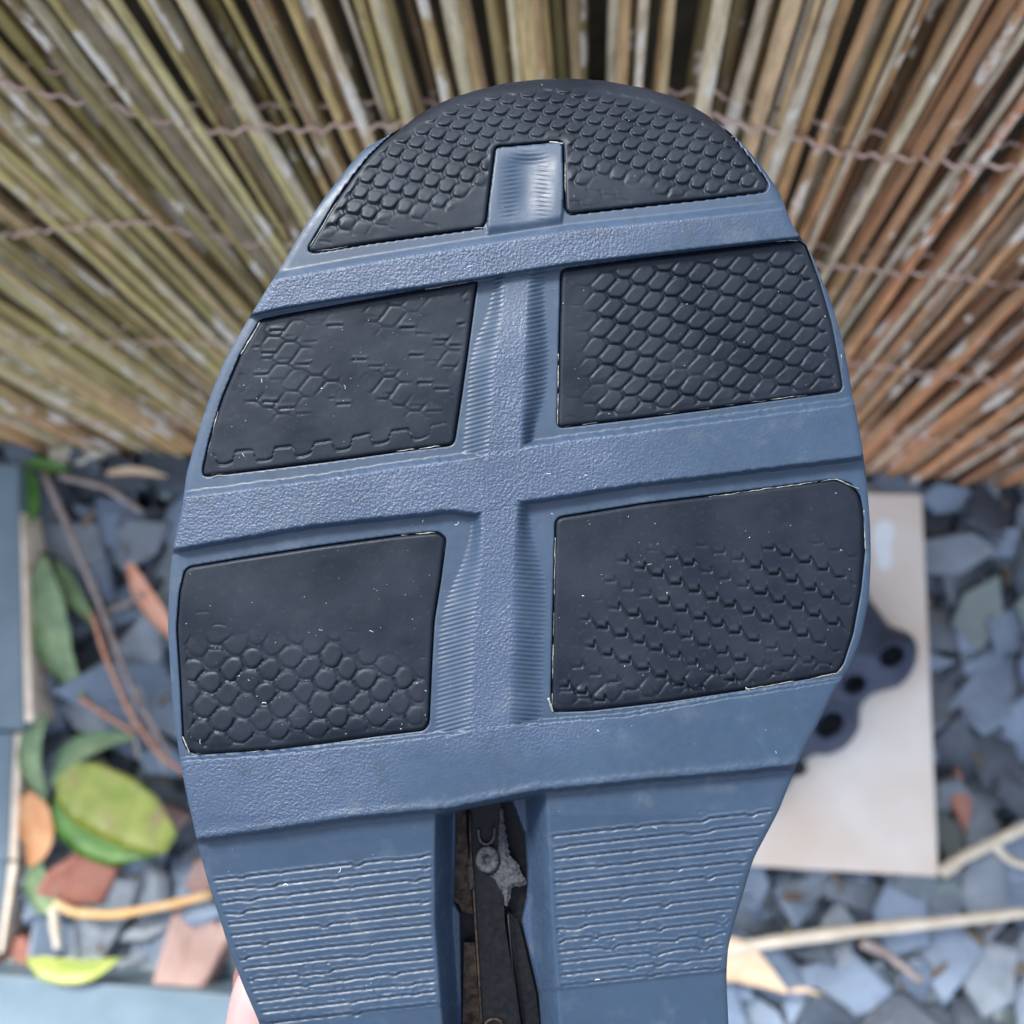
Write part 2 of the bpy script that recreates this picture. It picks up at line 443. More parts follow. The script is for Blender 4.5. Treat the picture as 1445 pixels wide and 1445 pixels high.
# ---- rubber pads
def lattice(u, v, a, b_, org, elong, ang):
    a = np.array(a, float); b_ = np.array(b_, float)
    Mi = np.linalg.inv(np.stack([a, b_], 1))
    q = np.stack([u - org[0], v - org[1]], 0); ij = Mi @ q
    i0 = np.round(ij[0]); j0 = np.round(ij[1])
    ca, sa = math.cos(ang), math.sin(ang)
    D = []; J = []; I = []; DX = []; DY = []
    for di in (-1, 0, 1):
        for dj in (-1, 0, 1):
            ci = i0 + di; cj = j0 + dj
            dx = q[0] - (ci * a[0] + cj * b_[0]); dy = q[1] - (ci * a[1] + cj * b_[1])
            ex = (dx * ca + dy * sa) / elong; ey = -dx * sa + dy * ca
            D.append(np.sqrt(ex * ex + ey * ey)); I.append(ci); J.append(cj); DX.append(dx); DY.append(dy)
    D = np.array(D); o = np.argsort(D, 0); I = np.array(I); J = np.array(J); DX = np.array(DX); DY = np.array(DY)
    g = lambda A, k: np.take_along_axis(A, o[k:k + 1], 0)[0]
    d1, d2 = g(D, 0), g(D, 1)
    j1 = g(J, 0); i1 = g(I, 0)
    D2 = np.where(J == j1, 1e9, D); d2row = D2.min(0)
    lattice.d1 = d1
    return (d2 - d1) / 2, (d2row - d1) / 2, g(DX, 0), g(DY, 0), i1, j1
def cellrand(i, j):
    return np.mod(np.sin(i * 12.9898 + j * 78.233) * 43758.5453, 1)
def rnd(e, d, R, k=2.0): return np.clip(-k * np.log(np.exp(-np.clip(e, -20, 60) / k) + np.exp(-np.clip(R - d, -20, 60) / k)), -3, 30)
def groove(e, w=1.5): return -np.exp(-(np.clip(e, 0, None) / w) ** 2)

def pad_relief(name, u, v, dp):
    edge = smooth((dp - 5) / 8)
    nz = fbm(u / 45, v / 45, 3)
    wa = {'lower_left': 9, 'toe': 3}.get(name, 3.5)
    u = u + wa * (fbm(u / 28 + 7, v / 28, 2) - .5); v = v + wa * (fbm(u / 28, v / 28 + 21, 2) - .5)
    if name == 'toe':
        # lattice squeezed towards the tip, where the sole curls away
        vv = v + 0.0
        vv = np.where(v < 230, 230 - (230 - v) * (1 + .0032 * (230 - v)), v)
        e, er, dx, dy, i, j = lattice(u, vv, (20.5, 7), (9.5, -22), (560, 262), 1.35, math.radians(-18))
        e = rnd(e, lattice.d1, 11.4, 1.5)
        W = smooth((ln([(420,345),(520,335),(640,285),(700,265),(800,262),(900,262),(1000,285),(1090,270)])(u) - v + 10 * (nz - .5) * 4) / 22)
        W = W * (.75 + .25 * cellrand(i, j))
        bot = dy + .25 * dx * 0
        dome = (bot / 11) * 2.9 + 1.3 * np.clip(1 - np.exp(-(e / 2.4) ** 2), 0, 1)
        h = W * (dome + 4.6 * groove(e, 1.35) * (.45 + .55 * np.tanh(dy / 3)))
        faint = (1 - W) * smooth((vnoise(u / 30, v / 30) - .25) / .3) * .8 * groove(er, 1.2)
        h = h + faint
        edge = smooth((dp - 4) / 6) * smooth((sdist(OUTS, u, v) - 9) / 8)
    elif name == 'upper_right':
        e, er, dx, dy, i, j = lattice(u, v, (22.7, 8.6), (11.5, -28), (840 / 2.779 + 720, 308 / 2.779 + 320), 1.5, math.radians(-24))
        e = rnd(e, lattice.d1, 14.3, 1.3)
        W = smooth((u - 800 - 30 * nz) / 45) * smooth((v - b1(u) - 6) / 20) * (1 - .75 * smooth((fbm(u / 60 + 3, v / 26 + 9) - .52) / .12) * smooth((v - 470) / 40))
        W = np.maximum(W, smooth((v - 545 + (u - 1000) * .135) / 14) * smooth((u - 835) / 20) * .9) * (.8 + .2 * cellrand(i, j))
        dome = .8 * np.clip(1 - np.exp(-(e / 1.7) ** 2), 0, 1) + dy / 14 * .8
        h = W * (dome + 4.0 * groove(e, 1.15)) + (1 - W) * .5 * groove(er, 1.2) * smooth((nz - .4) / .2)
    elif name == 'upper_left':
        e, er, dx, dy, i, j = lattice(u, v, (23.2, 8.3), (11, -31), (705 / 3.01 + 240, 490 / 3.01 + 360), 1.4, math.radians(-22))
        r = cellrand(i, j)
        W = smooth((nz - .45) / .2) * smooth((600 - v) / 30) * .5
        dash = np.exp(-((dy - 8) / 1.5) ** 2) * smooth((13 - np.abs(dx)) / 3)
        on = np.clip((r - .38) * 2.2, 0, 1) * smooth((590 - v) / 20) * np.clip(.2 + 2.4 * (vnoise(u / 38 + 5, v / 30) - .2), 0, 1)
        h = W * (dome_ if False else (2.4 * groove(e, 1.4) + dy / 14 * .8)) - 3.4 * dash * on * (.5 + .8 * nz) + 1.5 * on * np.exp(-((dy - 5) / 3) ** 2) * smooth((13 - np.abs(dx)) / 3) * .6
        # the row of cut cells along the lower edge
        yb = ln([(287, 650), (380, 642), (460, 630), (560, 615), (640, 603)])(u)
        tt = np.mod((u - 300) / 55.0, 1)
        zz = yb - 8 + 13 * (smooth((tt - .02) / .13) - smooth((tt - .52) / .10)) + 3 * np.sin(np.pi * np.clip(tt / .55, 0, 1))
        ln1 = np.exp(-((v - zz) / 1.5) ** 2) 
        h = h - 3.8 * ln1 * smooth((u - 296) / 12) * (1 - .8 * smooth((u - 545) / 70) * (vnoise(u / 22, 3 + 0 * u) > .45)) + 1.2 * smooth((v - zz - 2) / 3) * smooth((yb + 9 - v) / 4) * 0
    elif name == 'lower_left':
        e, er, dx, dy, i, j = lattice(u, v, (24.2, 17), (30.5, -18), (240 / 2.89 + 220, 600 / 2.89 + 720), 1.05, 0)
        e = rnd(e, lattice.d1, 15.5 + 2.6 * cellrand(i + 9, j), 1.5)
        W = smooth((v - ln([(250, 885), (400, 880), (480, 890), (560, 915), (604, 935)])(u) + 30 * (nz - .5)) / 30)
        W = W * (.35 + .65 * cellrand(i, j))
        dome = 1.3 * np.clip(1 - np.exp(-(e / 2.6) ** 2), 0, 1) - .3
        h = 1.3 * W * (dome + .55 * dy / 14 + 3.0 * groove(e, 1.4) * (.55 + .45 * np.sign(dy)))
        dash = np.exp(-((dy + 13) / 1.4) ** 2) * smooth((11 - np.abs(dx)) / 3)
        h = h - (1 - W) * smooth((v - 850) / 20) * 1.1 * dash * (cellrand(i + 3, j) > .55) * smooth((nz - .35) / .2)
    else:
        e, er, dx, dy, i, j = lattice(u, v, (25.4, 10.5), (12, -33), (900 / 2.676 + 720, 520 / 2.676 + 640), 1.35, math.radians(-25))
        top = ln([(780, 790), (850, 780), (950, 772), (1060, 762), (1100, 752), (1219, 755)])(u)
        W = smooth((v - top + 24 * (nz - .5)) / 22) * smooth((u - 800 + 40 * (nz - .5) + (v - 900) * .35) / 45)
        sl = 10.5 / 25.4; y0 = 640 + 520 / 2.676 + sl * (u - (720 + 900 / 2.676)); SP = 35.0
        st = .35 + .65 * smooth((fbm(u / 60 + 4, (v - sl * u) / 26 + 1) - .38) / .14)
        gz = np.zeros(u.shape); stp = np.zeros(u.shape)
        for kk_ in (-1, 0, 1):
            nrow = np.round((v - y0) / SP) + kk_
            xx = u - nrow * 7.5 + 1.2 * np.sin(nrow * 3.1); ss = np.mod(xx / 25.4, 1); yb = y0 + nrow * SP - sl * (ss * 25.4) 
            tt = np.clip((ss - .56) / .44, 0, 1)
            yy = yb + np.where(ss < .56, 0, -8.5 + 19 * tt)
            grad = np.where(ss < .56, 0, 19 / 11.2)
            d = np.abs(v - yy) / np.sqrt(1 + grad ** 2)
            wd = np.where(ss < .56, 1.7, 1.5); am = np.where(ss < .56, 1.1, .95)
            gz = np.maximum(gz, am * np.exp(-(d / wd) ** 2))
            vd = np.abs(ss - .56) * 25.4
            gz = np.maximum(gz, .9 * np.exp(-(vd / 1.2) ** 2) * ((v > yb - 9) & (v < yb + 1)))
            stp = np.maximum(stp, np.exp(-((v - yy + 5) / 4) ** 2))
        low = smooth((v - 955 + (u - 850) * .11) / 18)
        h = W * st * (-5.6 * gz + 1.3 * stp) + W * low * (1.8 * groove(e, 1.4) + .9 * np.clip(1 - np.exp(-(e / 3.5) ** 2), 0, 1))
    return h * edge

PADLAB = {'toe': 'black toe pad wrapping round the light blue slot', 'upper_left': 'black pad worn almost smooth with short dashes',
          'upper_right': 'black pad with crisp full scale pattern', 'lower_left': 'black pad smooth above, round knobs below',
          'lower_right': 'black pad with stair-stepped zigzag grooves'}
for kname, P in PADP.items():
    x0, y0 = P.min(0); x1, y1 = P.max(0)
    px_, py_ = hexgrid(x0, x1, y0, y1, 1.75, 1.55)
    kk_ = sdist(P, px_, py_) > 1.0
    co, tri = cdt(P, [], list(zip(px_[kk_], py_[kk_])))
    u, v = co[:, 0], co[:, 1]
    dp = sdist(P, u, v); do = sdist(OUTS, u, v)
    lift = 3.5
    h = -DROP + lift + pad_relief(kname, u, v, dp) + (fbm(u / 40, v / 40) - .5) * 1.6
    e = np.clip(1 - dp / 5, 0, 1); h = h - 3.5 * (1 - np.sqrt(np.clip(1 - e * e, 0, 1)))
    if kname == 'lower_right': h = h - 10 * np.clip((u - 1150) / 70, 0, 1) ** 2
    if kname in ('lower_left', 'lower_right'): h = h - 4 * smooth((v - (t3(u) - 34)) / 30)
    V = P3(u, v, h, do)
    r0 = cdt.ring
    low_ = V[r0] + zax * 16 * PX
    f = tri.tolist(); n0 = len(V)
    for i in range(len(r0)):
        j = (i + 1) % len(r0); f.append([r0[i], r0[j], n0 + j, n0 + i])
    me = mesh_np('tread_pad', np.r_[V, low_], f, origin=so_loc)
    o = link('tread_pad', me, M_rub, SHOE); o['label'] = PADLAB[kname]

# ---- generic tube
def tube_geo(pts, rad, sides=8, cap=True):
    pts = [Vector(p) for p in pts]; n = len(pts)
    rad = rad if hasattr(rad, '__len__') else [rad] * n
    V = []; Fc = []
    t = (pts[1] - pts[0]).normalized(); up = Vector((0, 0, 1)) if abs(t.z) < .9 else Vector((1, 0, 0))
    x = t.cross(up).normalized()
    for i, p in enumerate(pts):
        t = (pts[min(i + 1, n - 1)] - pts[max(i - 1, 0)]).normalized()
        x = (x - t * x.dot(t)).normalized(); y = t.cross(x)
        for s in range(sides):
            a = 2 * math.pi * s / sides
            V.append(tuple(p + (x * math.cos(a) + y * math.sin(a)) * rad[i]))
    for i in range(n - 1):
        for s in range(sides):
            s2 = (s + 1) % sides
            Fc.append([i * sides + s, i * sides + s2, (i + 1) * sides + s2, (i + 1) * sides + s])
    if cap:
        Fc.append(list(range(sides))[::-1]); Fc.append([(n - 1) * sides + s for s in range(sides)])
    return V, Fc
class MB:
    def __init__(s): s.V = []; s.F = []
    def add(s, g):
        b = len(s.V); s.V.extend(tuple(p) for p in g[0]); s.F.extend([[i + b for i in f] for f in g[1]])
    def build(s, name, m, parent=None, smooth=True, world=True):
        if parent is not None: bpy.context.view_layer.update()
        org = Vector(parent.matrix_world.translation) if (parent is not None and world) else None
        me = mesh_np(name, s.V, s.F, smooth, origin=None if org is None else tuple(org))
        return link(name, me, m, parent)
def tube(name, pts, rad, m, parent=None, sides=8):
    mb = MB(); mb.add(tube_geo(pts, rad, sides)); return mb.build(name, m, parent)
def S(u, v, h):                       # one point on / above the sole (h in px units)
    uu = np.array([float(u)]); vv = np.array([float(v)])
    return Vector(P3(uu, vv, np.array([float(h)]), sdist(OUTS, uu, vv))[0].tolist())
def slabpx(poly, h0, h1):
    """solid plate: outline in photo pixels, between two heights over the sole"""
    n = len(poly); V = [S(a, c_, h1) for a, c_ in poly] + [S(a, c_, h0) for a, c_ in poly]
    Fc = [list(range(n)), list(range(n, 2 * n))[::-1]] + [[i, n + i, n + (i + 1) % n, (i + 1) % n] for i in range(n)]
    return V, Fc

# ---- shank seen in the waist channel
CHB = -DROP - 80
mb = MB(); mb.add(slabpx([(661, 1100), (706, 1100), (712, 1300), (724, 1380), (738, 1480), (745, 1640), (684, 1640), (682, 1480), (676, 1380), (668, 1240)], CHB - 34, CHB - 5))
shank = mb.build('shank', M_shank, SHOE, smooth=False)
shank['label'] = 'black shank rail sunk in the waist channel'
mb = MB(); mb.add(slabpx([(640, 1100), (657, 1100), (658, 1170), (664, 1240), (667, 1290), (652, 1286), (648, 1276), (640, 1272), (640, 1190)], CHB - 34, CHB - 12))
mb.add(slabpx([(655, 1330), (670, 1330), (680, 1480), (682, 1640), (655, 1640), (652, 1480)], CHB - 34, CHB - 14))
o = mb.build('side_plate', M_dirt, shank, smooth=False); o['label'] = 'brown dirty left edge plate'
mb = MB(); mb.add(slabpx([(641, 1102), (727, 1102), (744, 1175), (748, 1220), (747, 1268), (741, 1300), (765, 1400), (771, 1500), (755, 1640), (652, 1640), (648, 1500), (646, 1290), (637, 1275), (640, 1200)], CHB - 36, CHB - 26))
mb.build('dark_hole_floor', M_shank, shank, smooth=False)  # black sheet added over the foam floor to darken the opening
mb = MB(); mb.add(slabpx([(716, 1285), (732, 1300), (756, 1400), (768, 1500), (768, 1640), (747, 1640), (742, 1480), (728, 1380), (716, 1310)], CHB - 34, CHB - 16))
mb.build('side_plate', M_shank, shank, smooth=False)
tube('ridge', [S(663, 1148, CHB - 3), S(664, 1200, CHB - 3), S(668, 1250, CHB - 3), S(676, 1380, CHB - 3), S(683, 1500, CHB - 3)], .00022, M_dirt, shank)
tube('ridge', [S(717, 1290, CHB - 3), S(724, 1370, CHB - 3), S(736, 1460, CHB - 3), S(742, 1560, CHB - 3)], .00018, M_shank, shank)
pu = [S(675, 1170, CHB - 3), S(675.5, 1180, CHB - 3), S(678, 1187, CHB - 3), S(683, 1191, CHB - 3), S(689, 1191.5, CHB - 3), S(694, 1188, CHB - 3), S(697, 1181, CHB - 3), S(698, 1169, CHB - 3)]
o = tube('letter', pu, .00022, M_dust, shank); o['label'] = 'raised letter U'
ring = [S(688 + 11 * math.cos(a), 1213 + 13 * math.sin(a), CHB - 2) for a in np.linspace(0, 2 * math.pi, 25)]
tube('washer', ring, .00075, M_dust, shank, 10)
ring = [S(697 + 14 * math.cos(a), 1452 + 14 * math.sin(a), CHB - 3) for a in np.linspace(0, 2 * math.pi, 25)]
tube('washer', ring, .00022, M_dirt, shank, 8)
# caked dust: lumpy flat patches
def patch(poly, h):
    P = smoothpoly(poly, 2.2, 1, 1)
    P = P + (rng.random(P.shape) - .5) * 2.8
    x0, y0 = P.min(0); x1, y1 = P.max(0)
    a, c_ = hexgrid(x0, x1, y0, y1, 1.8, 1.6); k = sdist(P, a, c_) > .8
    co, tri = cdt(P, [], list(zip(a[k], c_[k])))
    d = sdist(P, co[:, 0], co[:, 1])
    hh = h - 6 + 5 * smooth(d / 6) + 2.2 * fbm(co[:, 0] / 3, co[:, 1] / 3)
    return P3(co[:, 0], co[:, 1], hh, sdist(OUTS, co[:, 0], co[:, 1])).tolist(), tri.tolist()
mb = MB()
mb.add(patch([(706, 1140), (709, 1140), (712, 1165), (716, 1185), (719, 1205), (732, 1222), (737, 1235), (742, 1242), (743, 1250), (722, 1252), (720, 1268), (715, 1282), (708, 1262), (700, 1245), (690, 1236), (703, 1215), (704, 1180)], CHB - 2))
mb.add(patch([(662, 1210), (668, 1212), (671, 1235), (673, 1250), (664, 1256), (660, 1235)], CHB - 5))
mb.add(patch([(674, 1205), (682, 1200), (694, 1200), (702, 1210), (703, 1222), (694, 1226), (684, 1232), (675, 1230)], CHB - 3))
o = mb.build('caked_dust', M_dust, SHOE); tag(o, kind='stuff')

# ---- lint, grit and glue residue
mb = MB()
def fleck(u, v, h, ln_, r):
    a = random.uniform(0, 6.28); n = 4 if ln_ > 4 else 2
    pts = []; bend = random.uniform(-.6, .6)
    for i in range(n + 1):
        t = i / n; aa = a + bend * t * 2
        pts.append(S(u + math.cos(aa) * ln_ * t, v + math.sin(aa) * ln_ * t, h))
    mb.add(tube_geo(pts, [r * PX] * (n + 1), 5))
spots = []
for kname, P in PADP.items():
    x0, y0 = P.min(0); x1, y1 = P.max(0); tot = {'toe': 12, 'upper_left': 34, 'upper_right': 16, 'lower_left': 48, 'lower_right': 32}[kname]
    n = 0
    while n < tot:
        a = random.uniform(x0, x1); c_ = random.uniform(y0, y1)
        if sdist(P, np.array([a]), np.array([c_]))[0] > 3:
            n += 1; fleck(a, c_, -DROP + 4.6, random.choice([.5, .6, .6, .7, .7, .8, 1, 1, 1.2, 1.5, 1.5, 3, 6]), random.choice([.25, .35, .45, .6]))
for k in range(70):
    a = random.uniform(290, 1150); c_ = random.uniform(350, 1400)
    ua = np.array([a]); va = np.array([c_])
    if sdist(OUTS, ua, va)[0] < 10 or any(sdist(P, ua, va)[0] > -3 for P in PADP.values()) or sdist(CH, ua, va)[0] > -4: continue
    hh = eva_height(ua, va)[0][0]
    fleck(a, c_, hh + .5, random.choice([.8, 1, 1.2, 4, 7]), random.choice([.35, .5, .7]))
o = mb.build('lint', M_lint, SHOE); tag(o, kind='stuff')
mb = MB()
def glue(a0, b0, n_=None, w=.8, keep=.6):
    d = math.hypot(b0[0] - a0[0], b0[1] - a0[1]); n = int(d / 3); ph = random.uniform(0, 60); run = []
    for i in range(n + 2):
        t = min(1, i / max(n, 1)); q = mnoise.noise((ph + i * .11, ph, 0)) + .45 * mnoise.noise((ph + i * .6, 3, ph))
        k = q + (keep - .62) * 1.6
        if k > 0 and i <= n:
            off = 1.3 * mnoise.noise((ph, i * .25, 9))
            run.append(((a0[0] + (b0[0] - a0[0]) * t + off * .5, a0[1] + (b0[1] - a0[1]) * t + off), w * min(1.2, .2 + 1.7 * k) * random.uniform(.6, 1.1)))
        else:
            if len(run) > 2: mb.add(tube_geo([S(q_[0], q_[1], -DROP + 1.2) for q_, _ in run], [r * PX for _, r in run], 5))
            run = []
glue((367, 455), (340, 500), w=1.0, keep=.95); glue((313, 560), (288, 660), w=.8, keep=.75); glue((290, 674), (400, 661), w=.6, keep=.7)
glue((600, 408), (672, 396), w=.9, keep=.85); glue((560, 637), (634, 628), w=.8, keep=.75)
glue((788, 500), (787, 600), w=.7, keep=.85); glue((792, 603), (1180, 552), w=.45, keep=.6); glue((1082, 341), (1125, 339), w=1.2, keep=.95)
glue((784, 738), (779, 1000), w=.6, keep=.8); glue((774, 985), (780, 1004), w=1.8, keep=.95); glue((1000, 701), (1180, 676), w=.7, keep=.9); glue((1180, 676), (1212, 690), w=.9, keep=.9)
glue((1052, 973), (1180, 951), w=.7, keep=.9); glue((270, 1066), (380, 1059), w=.6, keep=.6); glue((258, 1040), (268, 1063), w=1.1, keep=.9)
glue((775, 200), (795, 203), w=1.6, keep=.95); glue((797, 205), (798, 285), w=.9, keep=.8); glue((437, 356), (500, 347), w=.5, keep=.6); glue((437, 348), (480, 278), w=.6, keep=.8)
glue((566, 755), (620, 751), w=.7, keep=.8); glue((1219, 720), (1222, 800), w=.7, keep=.85); glue((604, 940), (601, 1026), w=.5, keep=.5); glue((1187, 500), (1190, 550), w=.6, keep=.7); glue((660, 322), (682, 322), w=.9, keep=.9)
o = mb.build('glue_residue', M_glue, SHOE); tag(o, kind='stuff')

# ---- upper: a dark shell behind the sole
OU = smoothpoly(L_ + R_[-2:0:-1], 40.0, 1, 1)
VV = []; n = len(OU); c0 = np.array([700., 1300.])
prof = [(0.99, .018), (.95, .028), (.93, .045), (.88, .062), (.74, .076), (.5, .083), (.2, .085)]
Fc = []
for sc, dz in prof:
    Q = c0 + (OU - c0) * np.array([sc, 1 - (1 - sc) * .55])
    toe = smooth((Q[:, 1] - 100) / 1100) * .55 + .45
    VV += unproj(Q[:, 0], Q[:, 1], Z0).__add__(zax * (.018 + (dz - .018) * toe)[:, None]).tolist()
for r in range(len(prof) - 1):
    for i in range(n):
        j = (i + 1) % n; Fc.append([r * n + i, r * n + j, (r + 1) * n + j, (r + 1) * n + i])
Fc.append([(len(prof) - 1) * n + i for i in range(n)])
link('upper', mesh_np('upper', VV, Fc, origin=so_loc), M_upper, SHOE)

# ------------------------------------------------------------------ hand
M_skin, nt, b = mat('skin', (.4, .28, .28), .5)
oc = objcoord(nt)
nt.links.new(mixc(nt, remap(nt, noise_t(nt, oc, 120, 4), .35, .7), (.235, .160, .165), (.275, .19, .19)), b.inputs['Base Color'])
b.inputs['Subsurface Weight'].default_value = .15; b.inputs['Subsurface Radius'].default_value = (.01, .004, .002); b.inputs['Subsurface Scale'].default_value = .3
bump(nt, b, noise_t(nt, oc, 1300, 3), .3, .0002)
M_nail = simple('nail', (.80, .56, .52), (.82, .6, .56), .3, 80)
def UP(u, v, z): return Vector(unproj(np.array([float(u)]), np.array([float(v)]), z)[0].tolist())
J = []; Ed = []; Rr = []
def jn(p, r, par=None):
    J.append(p); Rr.append(r)
    if par is not None: Ed.append((par, len(J) - 1))
    return len(J) - 1
w0 = jn(UP(640, 2250, .285), .024)
fa = jn(UP(640, 2700, .30), .028, w0); fb = jn(UP(600, 3300, .31), .036, fa)
pc = jn(UP(600, 2020, .285), .022, w0)
t0 = jn(UP(430, 1900, .245), .015, pc); tq = jn(UP(385, 1690, .209), .0105, t0); tr = jn(UP(372, 1520, .201), .0092, tq); ts = jn(UP(374, 1410, .199), .0078, tr); tt_ = jn(UP(380, 1352, .199), .0055, ts)
for (kx, ky, a, ln1, bd) in ((520, 1800, 0, 1.0, 0), (610, 1880, 0, 1.1, 1), (680, 1980, 0, 1.02, 2), (740, 2090, 0, .82, 3)):
    k0 = jn(UP(kx, ky, .283), .0115, pc)
    k1 = jn(UP(kx + 120 * ln1, ky - 90 * ln1, .295), .0092, k0)
    k2 = jn(UP(kx + 240 * ln1, ky - 130 * ln1, .290), .0084, k1)
    k3 = jn(UP(kx + 330 * ln1, ky - 140 * ln1, .280), .0072, k2)
HB = empty('person', UP(640, 2250, .285)); bpy.context.view_layer.update()
tag(HB, 'bare pale hand gripping the shoe from behind, only a thumb edge in view', 'person')
hl = HB.location
me = bpy.data.meshes.new('hand'); me.from_pydata([tuple(p - hl) for p in J], Ed, [])
hand = link('hand', me, M_skin, HB)
md = hand.modifiers.new('s', 'SKIN')
for i, r in enumerate(Rr): me.skin_vertices[0].data[i].radius = (r, r)
me.skin_vertices[0].data[w0].use_root = True
ms_ = hand.modifiers.new('d', 'SUBSURF'); ms_.levels = 2; ms_.render_levels = 2
md.use_smooth_shade = True
mb = MB()
def nail_geo(p, r, dirv, nrm):
    dirv = dirv.normalized(); nrm = (nrm - dirv * nrm.dot(dirv)).normalized(); s = dirv.cross(nrm)
    V = []; Fc = []
    for i in range(7):
        for j in range(7):
            a = (i / 6 - .5) * 1.7; l = (j / 6 - .5) * r * 1.9
            w = math.sqrt(max(0, 1 - max(0, (j / 6 - .6) / .4) ** 2 * .6))
            V.append(p + s * (math.sin(a) * r * w) + nrm * (math.cos(a) * r * 1.02) + dirv * l)
    for i in range(6):
        for j in range(6): Fc.append([i * 7 + j, i * 7 + j + 1, (i + 1) * 7 + j + 1, (i + 1) * 7 + j])
    return V, Fc
mb.add(nail_geo(J[ts], .0077, J[tt_] - J[tr], RM @ Vector((-.35, 0, -1))))
mb.build('nail', M_nail, HB)

# ------------------------------------------------------------------ ground
M_soil = simple('soil', (.018, .016, .013), (.04, .034, .028), .95, 30, 120, .01, .8)
YF = G(722, 664, 0).y                                  # foot of the reed screen
mb = MB(); e_ = 60
V = [(-e_, -e_, 0), (e_, -e_, 0), (e_, e_, 0), (-e_, e_, 0)]
nx = 90; xs = np.linspace(-1.5, 1.5, nx)
GV = []; GF = []
for j, y in enumerate(xs):
    for i, x in enumerate(xs):
        GV.append((x, y, .004 * (mnoise.noise((x * 9, y * 9, 0))) - .004))
for j in range(nx - 1):
    for i in range(nx - 1): GF.append([j * nx + i, j * nx + i + 1, (j + 1) * nx + i + 1, (j + 1) * nx + i])
b0 = len(GV); GV += [(-e_, -e_, -.012), (e_, -e_, -.012), (e_, e_, -.012), (-e_, e_, -.012)]
GF.append([b0, b0 + 1, b0 + 2, b0 + 3])
ground = link('ground', mesh_np('ground', GV, GF), M_soil); tag(ground, 'dark soil bed under the slate chippings', kind='structure')

def slate_mat(name, c1, c2, c3):
    m, nt, b = mat(name, c1, .5)
    oc = objcoord(nt); oi = nt.nodes.new('ShaderNodeObjectInfo')
    va = nt.nodes.new('ShaderNodeVectorMath'); va.operation = 'ADD'; nt.links.new(oc, va.inputs[0])
    cx = nt.nodes.new('ShaderNodeCombineXYZ')
    for i in range(3): nt.links.new(oi.outputs['Random'], cx.inputs[i])
    sc = nt.nodes.new('ShaderNodeVectorMath'); sc.operation = 'SCALE'; sc.inputs['Scale'].default_value = 7; nt.links.new(cx.outputs[0], sc.inputs[0]); nt.links.new(sc.outputs[0], va.inputs[1])
    n = noise_t(nt, va.outputs[0], 22, 5, .6)
    c = mixc(nt, remap(nt, n, .35, .68), c1, c2)
    c = mixc(nt, remap(nt, oi.outputs['Random'], 0, 1, 0, .75), c, c3)
    c = mixc(nt, remap(nt, noise_t(nt, va.outputs[0], 160, 4), .62, .75, 0, .5), c, (.32, .33, .32))
    nt.links.new(c, b.inputs['Base Color'])
    bump(nt, b, noise_t(nt, va.outputs[0], 90, 5, .65), .7, .003)
    return m
M_sl = [slate_mat('slate_blue', (.12, .165, .235), (.24, .315, .42), (.15, .20, .27)),
        slate_mat('slate_grey', (.13, .16, .195), (.27, .315, .365), (.11, .14, .17)),
        slate_mat('slate_green', (.13, .17, .17), (.22, .28, .27), (.16, .20, .20)),
        slate_mat('slate_dark', (.03, .04, .055), (.10, .13, .165), (.05, .065, .09))]
M_rust = slate_mat('rusty_stone', (.30, .10, .07), (.42, .20, .14), (.26, .12, .09))
M_pink = slate_mat('pinkish_stone', (.20, .11, .09), (.40, .27, .24), (.28, .18, .16))

def chip_mesh(L, W, T, seed):
    r = random.Random(seed); n = r.choice([4, 5, 5, 6])
    pts = []
    for i in range(n):
        a = 2 * math.pi * (i + r.uniform(-.28, .28)) / n
        k = r.uniform(.80, 1.15); pts.append((math.cos(a) * L / 2 * k, math.sin(a) * W / 2 * k))
    V = []; Fc = []
    sl = r.uniform(-.12, .12); sl2 = r.uniform(-.12, .12)
    levels = [(-.5, .93), (-.28, 1.0), (.25, .98), (.5, .92)]
    for z, s in levels:
        for (x, y) in pts:
            j = r.uniform(.96, 1.03)
            V.append((x * s * j, y * s * j, z * T + (x * sl + y * sl2) * (1 if z > 0 else .6)))
    for l in range(3):
        for i in range(n):
            k = (i + 1) % n; Fc.append([l * n + i, l * n + k, (l + 1) * n + k, (l + 1) * n + i])
    V.append((0, 0, .5 * T + r.uniform(-.1, .12) * T)); c = len(V) - 1
    for i in range(n): Fc.append([3 * n + i, 3 * n + (i + 1) % n, c])
    Fc.append(list(range(n))[::-1])
    return V, Fc
chips = []
for s in range(22):
    r = random.Random(s * 3 + 1)
    L = r.uniform(.060, .118); W = L * r.uniform(.42, .75); T = r.uniform(.006, .013)
    g = chip_mesh(L, W, T, s)
    for mi in range(4):
        me = mesh_np('slate_chip', g[0], g[1], smooth=False); me.materials.append(M_sl[mi]); chips.append((me, L, g))
# keep clear: planks, slab
placed = []; cand = []
def hidden(p):
    u, v = to_px(p)
    if not (-60 < u < 1505 and -60 < v < 1505): return True
    return bool(sdist(OUTS, np.array([u]), np.array([v]))[0] > 45)
rr = random.Random(5)
layer = 0
def scatter(n, zlo, zhi, dmin, tilt, xr, yr, test):
    out = []
    tries = 0
    while len(out) < n and tries < n * 60:
        tries += 1
        x = rr.uniform(*xr); y = rr.uniform(*yr)
        if any((x - q[0]) ** 2 + (y - q[1]) ** 2 < dmin * dmin for q in out): continue
        if not test(Vector((x, y, (zlo + zhi) / 2))): continue
        out.append((x, y, rr.uniform(zlo, zhi)))
    return out
vis = lambda p: not hidden(p)
top = scatter(175, .026, .036, .034, .3, (-.62, .62), (-.62, YF - .012), vis)
low = scatter(120, .010, .018, .038, .3, (-.62, .62), (-.62, YF - .008), vis)
k = 0
